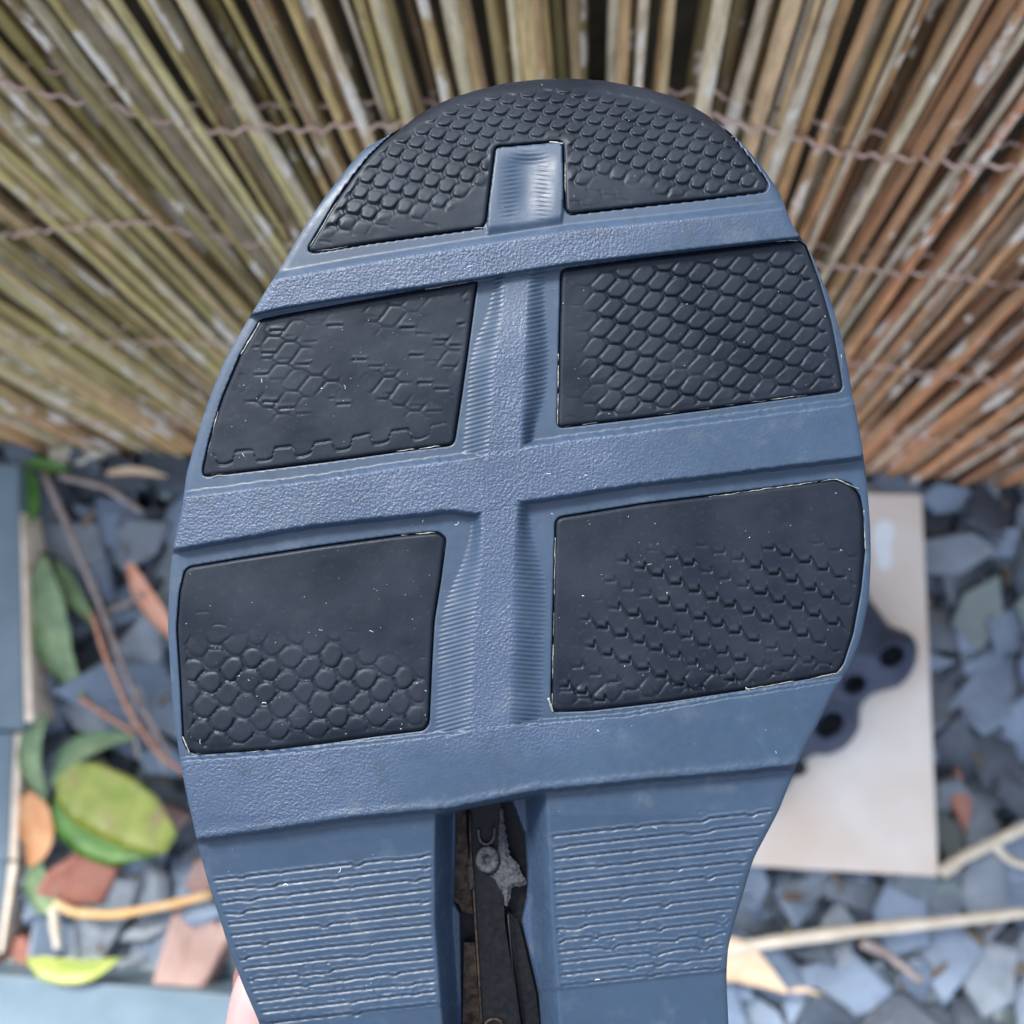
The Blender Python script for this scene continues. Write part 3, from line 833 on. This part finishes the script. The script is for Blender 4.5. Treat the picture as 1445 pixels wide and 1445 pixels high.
for (x, y, z) in top + low:
    mi = rr.choices([0, 1, 2, 3], [4, 3.4, 1.4, 2.2])[0]
    me, L, g = chips[rr.randrange(22) * 4 + mi]
    o = link('slate_chip', me, None, ground, (x, y, z))
    o.rotation_euler = (rr.gauss(0, .30), rr.gauss(0, .30), rr.uniform(0, 6.28)); k += 1
mb = MB()
fill = []
for gy_ in range(-44, 12):
    for gx_ in range(-46, 47):
        fx_, fy_ = gx_ * .0265 + rr.uniform(-.012, .012), gy_ * .0265 + rr.uniform(-.012, .012)
        if fy_ < YF + .02: fill.append((fx_, fy_, rr.uniform(.008, .030)))
for (x, y, z) in fill:
    g = chips[rr.randrange(22) * 4][2]
    R3 = Matrix.Translation((x, y, z)) @ Matrix.Rotation(rr.uniform(0, 6.28), 4, 'Z') @ Matrix.Rotation(rr.gauss(0, .25), 4, 'X') @ Matrix.Rotation(rr.gauss(0, .25), 4, 'Y') @ Matrix.Scale(rr.uniform(.6, .85), 4)
    if not hidden(Vector((x, y, z))): R3 = Matrix.Translation((0, 0, -.010)) @ R3
    mb.add(([R3 @ Vector(p) for p in g[0]], g[1]))
o = mb.build('slate_chippings', M_sl[3], ground, smooth=False); o['kind'] = 'stuff'  # under-layer all in dark slate: shade between chips put into its colour

def stone(name, u, v, h, L, W, T, m, seed, label, rot=0, tilt=(0, 0), cat='stone'):
    p = G(u, v, h); g = chip_mesh(L, W, T, seed)
    me = mesh_np(name, g[0], g[1], smooth=False); o = link(name, me, m, None, p)
    md = o.modifiers.new('b', 'BEVEL'); md.width = .003; md.segments = 2; md.limit_method = 'NONE'
    o.rotation_euler = (tilt[0], tilt[1], rot); return tag(o, label, cat)
stone('stone', 112, 1240, .045, .070, .055, .022, M_rust, 41, 'rusty red stone just below the yellow-green oval leaf', .4, (.2, .1))
stone('stone', 280, 1330, .045, .115, .085, .025, M_pink, 42, 'pinkish brown stone beside the thumb, largest at lower left', .9, (-.1, .2))
stone('stone', 245, 1150, .040, .035, .03, .015, M_pink, 43, 'small pink stone against the right tip of the yellow-green leaf', .2)
stone('stone', 22, 1345, .035, .05, .045, .02, M_rust, 44, 'small rusty stone at the foot of the lower blue-grey board', .2)
stone('stone', 285, 1235, .040, .05, .035, .012, M_pink, 45, 'pale pink stone above the tan leaf stalk', 1.2)
stone('stone', 1355, 1130, .035, .02, .075, .012, M_rust, 46, 'narrow rusty brown stone beside the right edge of the pale slab', .0)

# ------------------------------------------------------------------ pale slab with the other shoe on it
M_slab, nt, b = mat('pale_board', (.70, .64, .56), .5)
oc = objcoord(nt)
c = mixc(nt, remap(nt, noise_t(nt, oc, 9, 3), .35, .65), (0.5880, 0.5040, 0.4200), (0.6720, 0.6468, 0.6048))
c = mixc(nt, remap(nt, noise_t(nt, oc, 60, 4), .6, .8, 0, .5), c, (.60, .52, .44))
nt.links.new(c, b.inputs['Base Color']); bump(nt, b, noise_t(nt, oc, 300, 4), .15, .0006)
TH = .058
cs = [G(1302, 696, TH), G(1326, 1238, TH), G(1040, 1222, TH), G(1030, 690, TH)]
V = [tuple(p) for p in cs] + [(p.x, p.y, p.z - .016) for p in cs]
slab = empty('slab', (cs[1] + cs[3]) / 2); 
tag(slab, 'pale cream rectangular slab lying on the slate right of the shoe sole', 'slab')
mb = MB(); mb.add((V, [[3, 2, 1, 0], [4, 5, 6, 7], [0, 1, 5, 4], [1, 2, 6, 5], [2, 3, 7, 6], [3, 0, 4, 7]]))
o = mb.build('board', M_slab, slab, smooth=False)
md = o.modifiers.new('b', 'BEVEL'); md.width = .003; md.segments = 3
# two faded pale print blotches
M_mark = simple('pale_mark', (.74, .80, .84), (.68, .74, .78), .5, 60)
def mark(poly):
    P = smoothpoly(poly, 8, 1, 2); V = [G(a, c_, TH + .0006) for a, c_ in P]
    mb = MB(); mb.add(([tuple(p) for p in V] + [(p.x, p.y, p.z - .0004) for p in V], [list(range(len(V)))[::-1]] + [[i, (i + 1) % len(V), len(V) + (i + 1) % len(V), len(V) + i] for i in range(len(V))]))
    return mb.build('faded_mark', M_mark, slab, smooth=False)
mark([(1234, 738), (1248, 730), (1262, 738), (1264, 760), (1250, 772), (1262, 785), (1260, 800), (1246, 808), (1234, 800), (1240, 785), (1230, 768)])

# other clog
CLP = [(1090,800),(1160,790),(1215,815),(1228,846),(1240,862),(1256,884),(1272,888),(1288,896),(1295,912),(1293,935),(1283,955),(1268,970),(1248,974),(1230,980),(1216,993),(1213,1010),(1214,1024),(1206,1040),(1192,1056),(1170,1066),(1150,1064),(1132,1076),(1112,1110),(1070,1150),(1010,1170),(950,1150),(915,1090),(930,1000),(980,900),(1030,830)]
CP = smoothpoly(CLP, 4, 1, 2)
a, c_ = hexgrid(900, 1300, 780, 1180, 5, 4.4); kq = sdist(CP, a, c_) > 2.5
co, tri = cdt(CP, [], list(zip(a[kq], c_[kq])))
u, v = co[:, 0], co[:, 1]; d = sdist(CP, u, v)
hh = .045 * np.sqrt(np.clip(1 - np.clip(1 - d / 85, 0, 1) ** 2, 0, 1)) ** .9 + .004
for (hu, hv, ru, rv, an) in ((1258, 925, 17, 13, -.4), (1205, 965, 15, 12, -.3), (1170, 1022, 20, 15, -.6), (1128, 1085, 17, 14, -.6), (1168, 905, 18, 13, -.4), (1120, 965, 18, 13, -.4)):
    ca, sa = math.cos(an), math.sin(an); dx = u - hu; dy = v - hv
    q = np.sqrt(((dx * ca + dy * sa) / ru) ** 2 + ((-dx * sa + dy * ca) / rv) ** 2)
    hh = hh - .032 * smooth((1.15 - q) / .35) * np.minimum(1, hh / .03) + .0025 * np.exp(-((q - 1.35) / .25) ** 2)
base_z = TH + .001
# put at its height over the slab, seen through the same pixels
clog = empty('clog', G(1110, 970, base_z)); tag(clog, 'navy foam clog with round vent holes and scalloped rim, lying on the pale slab', 'shoe')
Vt = [tuple(G(float(a_), float(b_), base_z + .012 + max(0.0, float(h_)))) for a_, b_, h_ in zip(u, v, hh)]
inner = hh < .012 - 1e9
r0 = cdt.ring
f = tri.tolist(); n0 = len(Vt)
for i in r0: Vt.append((Vt[i][0], Vt[i][1], base_z))
for i in range(len(r0)):
    j = (i + 1) % len(r0); f.append([r0[i], r0[j], n0 + j, n0 + i])
f.append(list(range(n0, n0 + len(r0)))[::-1])
mb = MB(); mb.V = Vt; mb.F = f; mb.build('clog_body', M_clog, clog)
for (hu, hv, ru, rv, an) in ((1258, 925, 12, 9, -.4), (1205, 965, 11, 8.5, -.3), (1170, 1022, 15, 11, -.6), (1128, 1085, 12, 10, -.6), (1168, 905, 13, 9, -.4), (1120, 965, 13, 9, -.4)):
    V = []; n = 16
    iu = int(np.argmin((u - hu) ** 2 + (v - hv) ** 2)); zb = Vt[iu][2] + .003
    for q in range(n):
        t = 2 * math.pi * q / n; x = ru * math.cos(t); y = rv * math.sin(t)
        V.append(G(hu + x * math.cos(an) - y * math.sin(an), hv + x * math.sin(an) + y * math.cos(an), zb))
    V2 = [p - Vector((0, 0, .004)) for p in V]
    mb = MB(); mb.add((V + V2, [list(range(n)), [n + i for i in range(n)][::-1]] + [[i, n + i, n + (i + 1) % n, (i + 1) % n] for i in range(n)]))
    mb.build('vent', M_vent_dark, clog, smooth=False)

# ------------------------------------------------------------------ painted boards at the left and bottom
M_blue = simple('blue_grey_paint', (0.0920, 0.1440, 0.1840), (0.1200, 0.1760, 0.2200), .55, 25, 260, .0006, .4)
M_raw = simple('raw_timber', (.62, .50, .38), (.78, .68, .56), .7, 60, 300, .0008, .5)
def board(px, h, t, label, edge=None, name='plank', m=M_blue):
    c4 = [G(a, c_, h) for a, c_ in px]
    cen = sum(c4, Vector()) / 4
    root = empty(name, (cen.x, cen.y, h - t))
    mb = MB(); V = [tuple(p) for p in c4] + [(p.x, p.y, p.z - t) for p in c4]
    mb.add((V, [[3, 2, 1, 0], [4, 5, 6, 7], [0, 1, 5, 4], [1, 2, 6, 5], [2, 3, 7, 6], [3, 0, 4, 7]]))
    o = mb.build('board', m, root, smooth=False); md = o.modifiers.new('b', 'BEVEL'); md.width = .0015; md.segments = 2
    if edge:
        c2 = [G(a, c_, h - .0015) for a, c_ in edge]
        mb = MB(); V = [tuple(p) for p in c2] + [(p.x, p.y, p.z - t * .9) for p in c2]
        mb.add((V, [[3, 2, 1, 0], [4, 5, 6, 7], [0, 1, 5, 4], [1, 2, 6, 5], [2, 3, 7, 6], [3, 0, 4, 7]]))
        o = mb.build('raw_edge', M_raw, root, smooth=False); md = o.modifiers.new('b', 'BEVEL'); md.width = .001; md.segments = 2
    return tag(root, label, 'plank')
board([(-160, 640), (26, 656), (34, 1030), (-160, 1030)], .075, .05, 'blue-grey painted plank at the left edge, upper of two, with a cream raw edge',
      [(25.5, 700), (34, 760), (46, 1018), (33.5, 1020)])
board([(-170, 1034), (20, 1032), (12, 1210), (-170, 1340)], .060, .045, 'blue-grey painted plank at the left edge, lower of two, above the rusty stone',
      [(19.5, 1034), (30, 1034), (24, 1215), (11.5, 1212)])
board([(-170, 1215), (12, 1213), (-4, 1352), (-170, 1352)], .058, .040, 'short blue-grey plank end at the left edge, just above the bottom plank',
      [(12, 1217), (24, 1219), (3, 1344), (-4, 1348)])
board([(-160, 1362), (430, 1414), (430, 1640), (-160, 1640)], .085, .06, 'light blue painted plank along the bottom left corner of the view')

# ------------------------------------------------------------------ leaves, stalks, sticks
def leaf_mat(name, c1, c2, c3=None):
    m, nt, b = mat(name, c1, .4)
    oc = objcoord(nt)
    c = mixc(nt, remap(nt, noise_t(nt, oc, 45, 4), .38, .65), c1, c2)
    c = mixc(nt, remap(nt, noise_t(nt, oc, 260, 4, .7), .55, .75, 0, .35), c, (.10, .09, .04))
    if c3: c = mixc(nt, remap(nt, noise_t(nt, oc, 28, 3), .58, .7, 0, .9), c, c3)
    nt.links.new(c, b.inputs['Base Color']); b.inputs['Subsurface Weight'].default_value = .05; b.inputs['Subsurface Scale'].default_value = .002
    bump(nt, b, noise_t(nt, oc, 500, 3), .2, .0005)
    return m
M_lg = leaf_mat('leaf_green', (0.1020, 0.1870, 0.0850), (0.2040, 0.2975, 0.1445))
M_ly = leaf_mat('leaf_yellow_green', (.20, .26, .035), (.30, .34, .06), (.26, .20, .08))
M_lo = leaf_mat('leaf_orange', (.55, .24, .09), (.62, .34, .16))
M_ls = leaf_mat('leaf_salmon', (.62, .27, .17), (.70, .38, .26))
M_lt = leaf_mat('leaf_tan', (.62, .46, .31), (.70, .54, .38))
M_ld = leaf_mat('leaf_deep_green', (.05, .16, .02), (.09, .24, .03))
M_tw = simple('twig_bark', (.20, .16, .15), (.34, .29, .27), .8, 90, 400, .001)
M_red = simple('reddish_stem', (.42, .19, .11), (.55, .28, .17), .6, 90, 400, .0006)
M_or = simple('orange_stalk', (.62, .36, .12), (.60, .44, .26), .6, 40, 400, .0006)
M_pale = simple('pale_stick', (.52, .46, .35), (.66, .60, .50), .7, 50, 400, .001)
def leaf(path, widths, m, label, cup=.15, h=.05, name='leaf', cat='leaf', group=None, dz=None, tiltside=0):
    """path in photo pixels; widths in px; blade with midrib, both faces"""
    k = len(path); n = 15
    ts = np.linspace(0, 1, n); tk = np.linspace(0, 1, k)
    P = np.array(path, float); ux = np.interp(ts, tk, P[:, 0]); vx = np.interp(ts, tk, P[:, 1])
    for _ in range(2):
        ux[1:-1] = (ux[:-2] + ux[1:-1] * 2 + ux[2:]) / 4; vx[1:-1] = (vx[:-2] + vx[1:-1] * 2 + vx[2:]) / 4
    wv = np.interp(ts, np.linspace(0, 1, len(widths)), widths)
    hz = np.interp(ts, np.linspace(0, 1, len(dz)), dz) if dz else np.zeros(n)
    C = [G(a, c_, h + z) for a, c_, z in zip(ux, vx, hz)]
    rows = [-1, -.66, -.33, -.06, 0, .06, .33, .66, 1]
    V = []
    for i in range(n):
        t = (C[min(i + 1, n - 1)] - C[max(i - 1, 0)]).normalized(); s = t.cross(Vector((0, 0, 1))).normalized()
        w = wv[i] / FPX * (CAM_H - h) / 2
        wave = .06 * w * math.sin(i * 1.7)
        for q in rows:
            V.append(C[i] + s * (q * w) + Vector((0, 0, w * (cup * q * q * 2 + tiltside * q) + wave * q + (.0006 if abs(q) < .01 else 0))))
    m0 = len(V); R = len(rows)
    V += [p - Vector((0, 0, .0007)) for p in V]
    Fc = []
    for i in range(n - 1):
        for j in range(R - 1):
            a = i * R + j; Fc.append([a, a + 1, a + R + 1, a + R]); Fc.append([m0 + a, m0 + a + R, m0 + a + R + 1, m0 + a + 1])
        for j in (0, R - 1):
            a = i * R + j; Fc.append([a, a + R, m0 + a + R, m0 + a])
    for i in (0, n - 1):
        for j in range(R - 1):
            a = i * R + j; Fc.append([a, a + 1, m0 + a + 1, m0 + a])
    me = mesh_np(name, V, Fc, origin=tuple(C[n // 2])); o = link(name, me, m, None, C[n // 2])
    return tag(o, label, cat, group)
def stick(path, h, r, m, label, name='twig', cat='twig', dz=None):
    k = len(path); ts = np.linspace(0, 1, 14); tk = np.linspace(0, 1, k); P = np.array(path, float)
    hz = np.interp(ts, np.linspace(0, 1, len(dz)), dz) if dz else np.zeros(14)
    pts = [G(float(np.interp(t, tk, P[:, 0])), float(np.interp(t, tk, P[:, 1])), h + z) for t, z in zip(ts, hz)]
    rad = [r * random.uniform(.88, 1.12) * (1 - .25 * t) for t in ts]
    g = tube_geo(pts, rad, 8); me = mesh_np(name, g[0], g[1], origin=tuple(pts[7])); o = link(name, me, m, None, pts[7])
    return tag(o, label, cat)
leaf([(62, 785), (66, 850), (80, 920), (118, 985)], [6, 44, 62, 58, 34, 4], M_lg, 'long mid-green leaf beside the upper left plank, broadest of its twig', h=.062)
leaf([(78, 790), (105, 840), (140, 890)], [4, 22, 26, 16, 3], M_lg, 'narrow green leaf slanting behind the grey twig', h=.055)
leaf([(64, 1010), (46, 1040), (42, 1080), (66, 1130)], [10, 30, 36, 30, 5], M_lg, 'short green leaf curling beside the lower left plank', h=.062)
leaf([(192, 1040), (150, 1042), (105, 1058), (76, 1110)], [3, 20, 34, 36, 12], M_lg, 'arched green leaf tapering to the reddish stem', h=.060)
leaf([(80, 1112), (120, 1116), (180, 1145), (242, 1190)], [26, 76, 92, 94, 84, 34], M_ly, 'broad yellow-green oval leaf with a tan blotch, brightest in view', cup=.10, h=.078, tiltside=-.1)
leaf([(76, 1130), (100, 1165), (150, 1200), (225, 1205)], [6, 40, 46, 36, 6], M_ld, 'deep green leaf tucked under the yellow-green oval leaf', h=.060)
leaf([(36, 1120), (52, 1150), (58, 1190), (42, 1222)], [16, 46, 52, 38, 8], M_lo, 'orange-brown leaf standing against the lower left plank', h=.058)
leaf([(52, 1215), (52, 1245), (70, 1275), (82, 1285)], [14, 40, 38, 6], M_lg, 'small pale green leaf joined to the orange stalk', h=.056)
leaf([(36, 1352), (70, 1368), (120, 1372), (170, 1352)], [4, 30, 34, 26, 3], M_ly, 'slim lime leaf resting on the bottom blue plank', h=.094)
leaf([(182, 795), (200, 835), (225, 870), (250, 905)], [10, 26, 30, 24, 8], M_ls, 'salmon orange leaf half hidden behind the left edge of the sole', h=.055)
leaf([(28, 655), (44, 680), (46, 720), (40, 742)], [8, 26, 24, 5], M_ld, 'dark green leaf at the top corner of the upper left plank', h=.06)
leaf([(36, 652), (60, 655), (98, 664)], [4, 20, 18, 3], M_ld, 'bright green blade lying below the cream stone at the screen foot', h=.055)
leaf([(1000, 1350), (1040, 1352), (1080, 1378), (1112, 1402)], [50, 56, 44, 22, 3], M_lt, 'pale tan leaf beside the lower right edge of the sole', h=.062)
leaf([(1112, 1398), (1135, 1396), (1158, 1404)], [3, 7, 5, 2], M_lt, 'thin curled leaf tip right of the pale tan leaf', h=.058)
leaf([(150, 668), (190, 664), (235, 672)], [6, 14, 12, 3], M_lt, 'thin dry leaf strip lying below the reed screen at left', h=.05)
stick([(62, 668), (95, 740), (140, 850), (180, 960), (238, 1065)], .060, .0036, M_tw, 'grey-brown twig running down the left slate from the screen')
stick([(130, 865), (150, 930), (185, 1010), (225, 1065), (262, 1092)], .064, .0026, M_red, 'reddish stem slanting to the left edge of the sole', 'stem', 'stem')
stick([(112, 985), (150, 1010), (190, 1035)], .062, .0022, M_red, 'short reddish stalk below the long green leaf', 'stem', 'stem')
stick([(78, 1275), (105, 1288), (160, 1292), (235, 1278), (300, 1262)], .062, .0048, M_or, 'tan orange stalk lying across the slate below the leaves', 'stem', 'stem')
stick([(76, 1280), (78, 1310), (82, 1338)], .055, .0050, M_pale, 'short cream stick end pointing down at lower left')
stick([(150, 862), (178, 852), (205, 838)], .055, .0030, M_tw, 'short grey twig crossing towards the salmon leaf')
stick([(85, 672), (150, 688), (200, 722)], .055, .0035, M_tw, 'dark twig crossing the slate below the reed screen')
stick([(1015, 1342), (1100, 1328), (1220, 1312), (1340, 1300), (1480, 1284)], .062, .0060, M_pale, 'long straight pale stick crossing the lower right slate')
stick([(1328, 1232), (1362, 1208), (1400, 1190), (1480, 1150)], .058, .0058, M_pale, 'pale forked stick near the bottom right corner of the slab')
stick([(1400, 1190), (1425, 1215), (1470, 1228)], .057, .0040, M_pale, 'short pale stick branching beside the forked stick')
stick([(1215, 1330), (1250, 1345), (1300, 1385)], .050, .0045, M_tw, 'brown twig poking out under the long pale stick')
stick([(196, 1070), (186, 1020), (192, 960), (232, 1090)], .058, .0010, M_pale, 'thin dry grass stalk beside the reddish stem')
stone('stone', 108, 640, .03, .075, .028, .018, simple('cream_stone', (.55, .52, .40), (.70, .66, .55), .7, 40, 200, .001), 51, 'flat cream stone at the foot of the reed screen, left', .0)

M_lit = leaf_mat('dry_litter', (.07, .045, .03), (.15, .105, .065), (.10, .10, .05))
mb = MB()
for k in range(90):
    a_ = random.choice([random.uniform(40, 300), random.uniform(1040, 1440)]); b_ = random.uniform(680, 1440)
    p = G(a_, b_, random.uniform(.034, .046)); L = random.uniform(.004, .013); w = L * random.uniform(.15, .5)
    R3 = Matrix.Translation(p) @ Matrix.Rotation(random.uniform(0, 6.28), 4, 'Z') @ Matrix.Rotation(random.gauss(0, .4), 4, 'X')
    V = [(-L, 0, 0), (-L * .4, w, .0015), (L * .5, w * .7, .002), (L, 0, 0), (L * .4, -w, .001), (-L * .5, -w * .8, .0015)]
    V = [R3 @ Vector(q) for q in V]; V += [q - Vector((0, 0, .0006)) for q in V]
    mb.add((V, [[0, 1, 2, 3, 4, 5], [11, 10, 9, 8, 7, 6]] + [[q, 6 + q, 6 + (q + 1) % 6, (q + 1) % 6] for q in range(6)]))
o = mb.build('leaf_litter', M_lit, ground, smooth=False); o['kind'] = 'stuff'

# ------------------------------------------------------------------ reed screen
def reed_mat(island=False):
    m, nt, b = mat('reed_back' if island else 'reed', (.3, .2, .1), .6)
    oc = objcoord(nt); oi = nt.nodes.new('ShaderNodeObjectInfo'); geo = nt.nodes.new('ShaderNodeNewGeometry')
    rnd_ = geo.outputs['Random Per Island'] if island else oi.outputs['Random']
    sx = nt.nodes.new('ShaderNodeSeparateXYZ'); nt.links.new(geo.outputs['Position'], sx.inputs[0])
    mp = nt.nodes.new('ShaderNodeVectorMath'); mp.operation = 'MULTIPLY'; mp.inputs[1].default_value = (1, 1, .16); nt.links.new(oc, mp.inputs[0])
    cx = nt.nodes.new('ShaderNodeCombineXYZ')
    ml = nt.nodes.new('ShaderNodeMath'); ml.operation = 'MULTIPLY'; ml.inputs[1].default_value = 37; nt.links.new(rnd_, ml.inputs[0])
    for i in range(3): nt.links.new(ml.outputs[0], cx.inputs[i])
    ad = nt.nodes.new('ShaderNodeVectorMath'); ad.operation = 'ADD'; nt.links.new(mp.outputs[0], ad.inputs[0]); nt.links.new(cx.outputs[0], ad.inputs[1])
    vec = ad.outputs[0]
    brown = ramp(nt, rnd_, [(0, (.42, .15, .07)), (.25, (.80, .34, .17)), (.5, (.74, .44, .24)), (.75, (.88, .38, .18)), (1, (.56, .27, .16))]).outputs[0]
    khaki = ramp(nt, rnd_, [(0, (.55, .45, .17)), (.25, (.86, .70, .32)), (.5, (.52, .30, .14)), (.75, (.90, .76, .42)), (1, (.66, .44, .21))]).outputs[0]
    nbig = noise_t(nt, geo.outputs['Position'], 3.5, 2)
    ad2 = nt.nodes.new('ShaderNodeMath'); ad2.operation = 'MULTIPLY_ADD'; ad2.inputs[1].default_value = .55; nt.links.new(nbig, ad2.inputs[0]); nt.links.new(sx.outputs[0], ad2.inputs[2])
    side = remap(nt, ad2.outputs[0], .16, .40)
    lowz = remap(nt, sx.outputs[2], .08, .30, .75, 0)
    lm = nt.nodes.new('ShaderNodeMath'); lm.operation = 'MAXIMUM'; nt.links.new(side, lm.inputs[0]); nt.links.new(lowz, lm.inputs[1])
    c = mixc(nt, lm.outputs[0], khaki, brown)
    m7 = nt.nodes.new('ShaderNodeMath'); m7.operation = 'MULTIPLY'; m7.inputs[1].default_value = 91.7; nt.links.new(rnd_, m7.inputs[0])
    m8 = nt.nodes.new('ShaderNodeMath'); m8.operation = 'FRACT'; nt.links.new(m7.outputs[0], m8.inputs[0])
    c = mixc(nt, remap(nt, m8.outputs[0], .40, 1, 0, .80), c, (.10, .055, .03))
    if island: c = mixc(nt, .55, c, (.05, .035, .02))      # back layer darkened, shade of the gaps put into its colour
    m9 = nt.nodes.new('ShaderNodeMath'); m9.operation = 'FRACT'; m6 = nt.nodes.new('ShaderNodeMath'); m6.operation = 'MULTIPLY'; m6.inputs[1].default_value = 313.3
    nt.links.new(rnd_, m6.inputs[0]); nt.links.new(m6.outputs[0], m9.inputs[0])
    c = mixc(nt, remap(nt, m9.outputs[0], .70, .82, 0, .7), c, (.90, .80, .62))
    st = noise_t(nt, vec, 330, 4, .7)
    c = mixc(nt, remap(nt, st, .42, .72, 0, .7), c, (.14, .09, .055))
    # green algae, stronger to the left
    al = noise_t(nt, vec, 30, 3)
    inv = remap(nt, side, 0, 1, .42, .05)
    mm = nt.nodes.new('ShaderNodeMath'); mm.operation = 'MULTIPLY'; nt.links.new(remap(nt, al, .45, .62), mm.inputs[0]); nt.links.new(inv, mm.inputs[1])
    c = mixc(nt, mm.outputs[0], c, (.46, .44, .14))
    mp2 = nt.nodes.new('ShaderNodeVectorMath'); mp2.operation = 'MULTIPLY'; mp2.inputs[1].default_value = (1, 1, 2.6); nt.links.new(vec, mp2.inputs[0])
    lic = noise_t(nt, mp2.outputs[0], 34, 5, .7)
    c = mixc(nt, remap(nt, lic, .565, .61, 0, .95), c, (.85, .78, .70))
    nt.links.new(c, b.inputs['Base Color'])
    bump(nt, b, st, .9, .002)
    return m
M_reed = reed_mat(); M_reed_b = reed_mat(True)
M_wire = simple('rusty_wire', (.40, .26, .21), (.58, .42, .35), .6, 200, 900, .0003)
fence = empty('reed_screen', (0, YF, 0)); bpy.context.view_layer.update()
tag(fence, 'weathered brown and khaki reed screen bound with twisted wire behind the shoe', 'fence')
FT = .88
meshes = []
for s in range(26):
    r = random.Random(100 + s); n = 15; pts = []; rad = []
    bx = r.uniform(-.004, .004); by = r.uniform(-.002, .002); R0 = r.choice([.0014, .0018, .0020, .0023, .0026, .0032]); ph = r.uniform(0, 6)
    for i in range(n):
        t = i / (n - 1); z = t * FT
        pts.append((bx * math.sin(t * 5 + ph) + r.gauss(0, .0004), by * math.sin(t * 7 + ph), z))
        rad.append(R0 * (1.12 - .3 * t) * r.uniform(.9, 1.12))
    for k in (r.randint(2, 5), r.randint(6, 9), r.randint(10, 13)): rad[k] *= 1.22            # nodes
    g = tube_geo(pts, rad, 8); me = mesh_np('reed', g[0], g[1]); me.materials.append(M_reed); meshes.append((me, R0, g))
rf = random.Random(3)
x = -.74; cnt = 0; xs_front = []
while x < .76 and cnt < 262:
    me, R0, _g = rf.choice(meshes)
    o = link('reed', me, None, fence, (x, rf.uniform(-.0015, .0015), rf.uniform(-.01, .0)))
    lean = -.05 * max(0, min(1, (x - .1) / .5)) + rf.gauss(0, .006)
    o.rotation_euler = (rf.gauss(0, .004), lean, rf.uniform(0, 6.28)); xs_front.append(x); cnt += 1
    x += R0 * 2 + rf.choice([.0004, .0008, .0014, .002, .0028, .0042])
mb = MB(); x = -.76
while x < .76:
    me, R0, g = rf.choice(meshes)
    Mx = Matrix.Translation((x, YF + .0125 + rf.uniform(0, .004), 0)) @ Matrix.Rotation(rf.gauss(0, .008), 4, 'Y') @ Matrix.Rotation(rf.gauss(0, .003), 4, 'X') @ Matrix.Rotation(rf.uniform(0, 6.28), 4, 'Z')
    mb.add(([Mx @ Vector(p) for p in g[0]], g[1])); x += R0 * 2 + rf.choice([.001, .003, .005, .007])
o = mb.build('reeds', M_reed_b, fence); o['kind'] = 'stuff'
def wire(px, extend=True):
    P = [F(a, c_, YF) for a, c_ in px]; xs_ = [p.x for p in P]; zs_ = [p.z for p in P]
    for s in range(2):
        pts = []
        N_ = 900
        for i in range(N_):
            xx = -.75 + 1.52 * i / (N_ - 1); z = float(np.interp(xx, xs_, zs_)); ph = xx / .0095 * math.pi + s * math.pi
            pts.append((xx, YF - .0046 + ((.0012 * math.cos(ph * 2) + .0006 * math.sin(xx * 211)) if s == 0 else .0105 + .001 * math.cos(ph * 2)), z + .0005 * math.sin(ph) + .0012 * math.sin(xx * 40) + .0008 * math.sin(xx * 117)))
        mb = MB(); mb.add(tube_geo(pts, .0009, 6)); mb.build('wire', M_wire, fence)
wire([(-400, 60), (0, 100), (180, 140), (300, 170), (450, 168), (540, 165), (1000, 150), (1200, 200), (1445, 225), (1800, 270)])
wire([(-400, 330), (0, 322), (200, 300), (350, 330), (1150, 360), (1300, 375), (1445, 392), (1800, 430)])
wire([(-500, 470), (0, 468), (1190, 502), (1330, 520), (1445, 532), (1900, 590)])
wire([(-500, 590), (0, 588), (1230, 605), (1445, 622), (1900, 680)])
wire([(-500, -330), (0, -260), (700, -200), (1445, -180), (1900, -160)])

# dark weathered boards behind the screen
M_dk = simple('dark_boards', (.045, .04, .028), (.10, .085, .06), .9, 30, 150, .003)
bf = empty('board_fence', (0, YF + .075, 0)); bpy.context.view_layer.update()
tag(bf, 'dark weathered board fence standing close behind the reed screen', 'fence')
cube = ([(-.5, -.5, 0), (.5, -.5, 0), (.5, .5, 0), (-.5, .5, 0), (-.5, -.5, 1), (.5, -.5, 1), (.5, .5, 1), (-.5, .5, 1)],
        [[3, 2, 1, 0], [4, 5, 6, 7], [0, 1, 5, 4], [1, 2, 6, 5], [2, 3, 7, 6], [3, 0, 4, 7]])
V = [(x * .116, y * .018, z * .92 - .01) for x, y, z in cube[0]]
me = mesh_np('board', V, cube[1], smooth=False); me.materials.append(M_dk)
for i in range(20): link('board', me, None, bf, (-1.2 + i * .122, random.uniform(-.003, .003), 0))
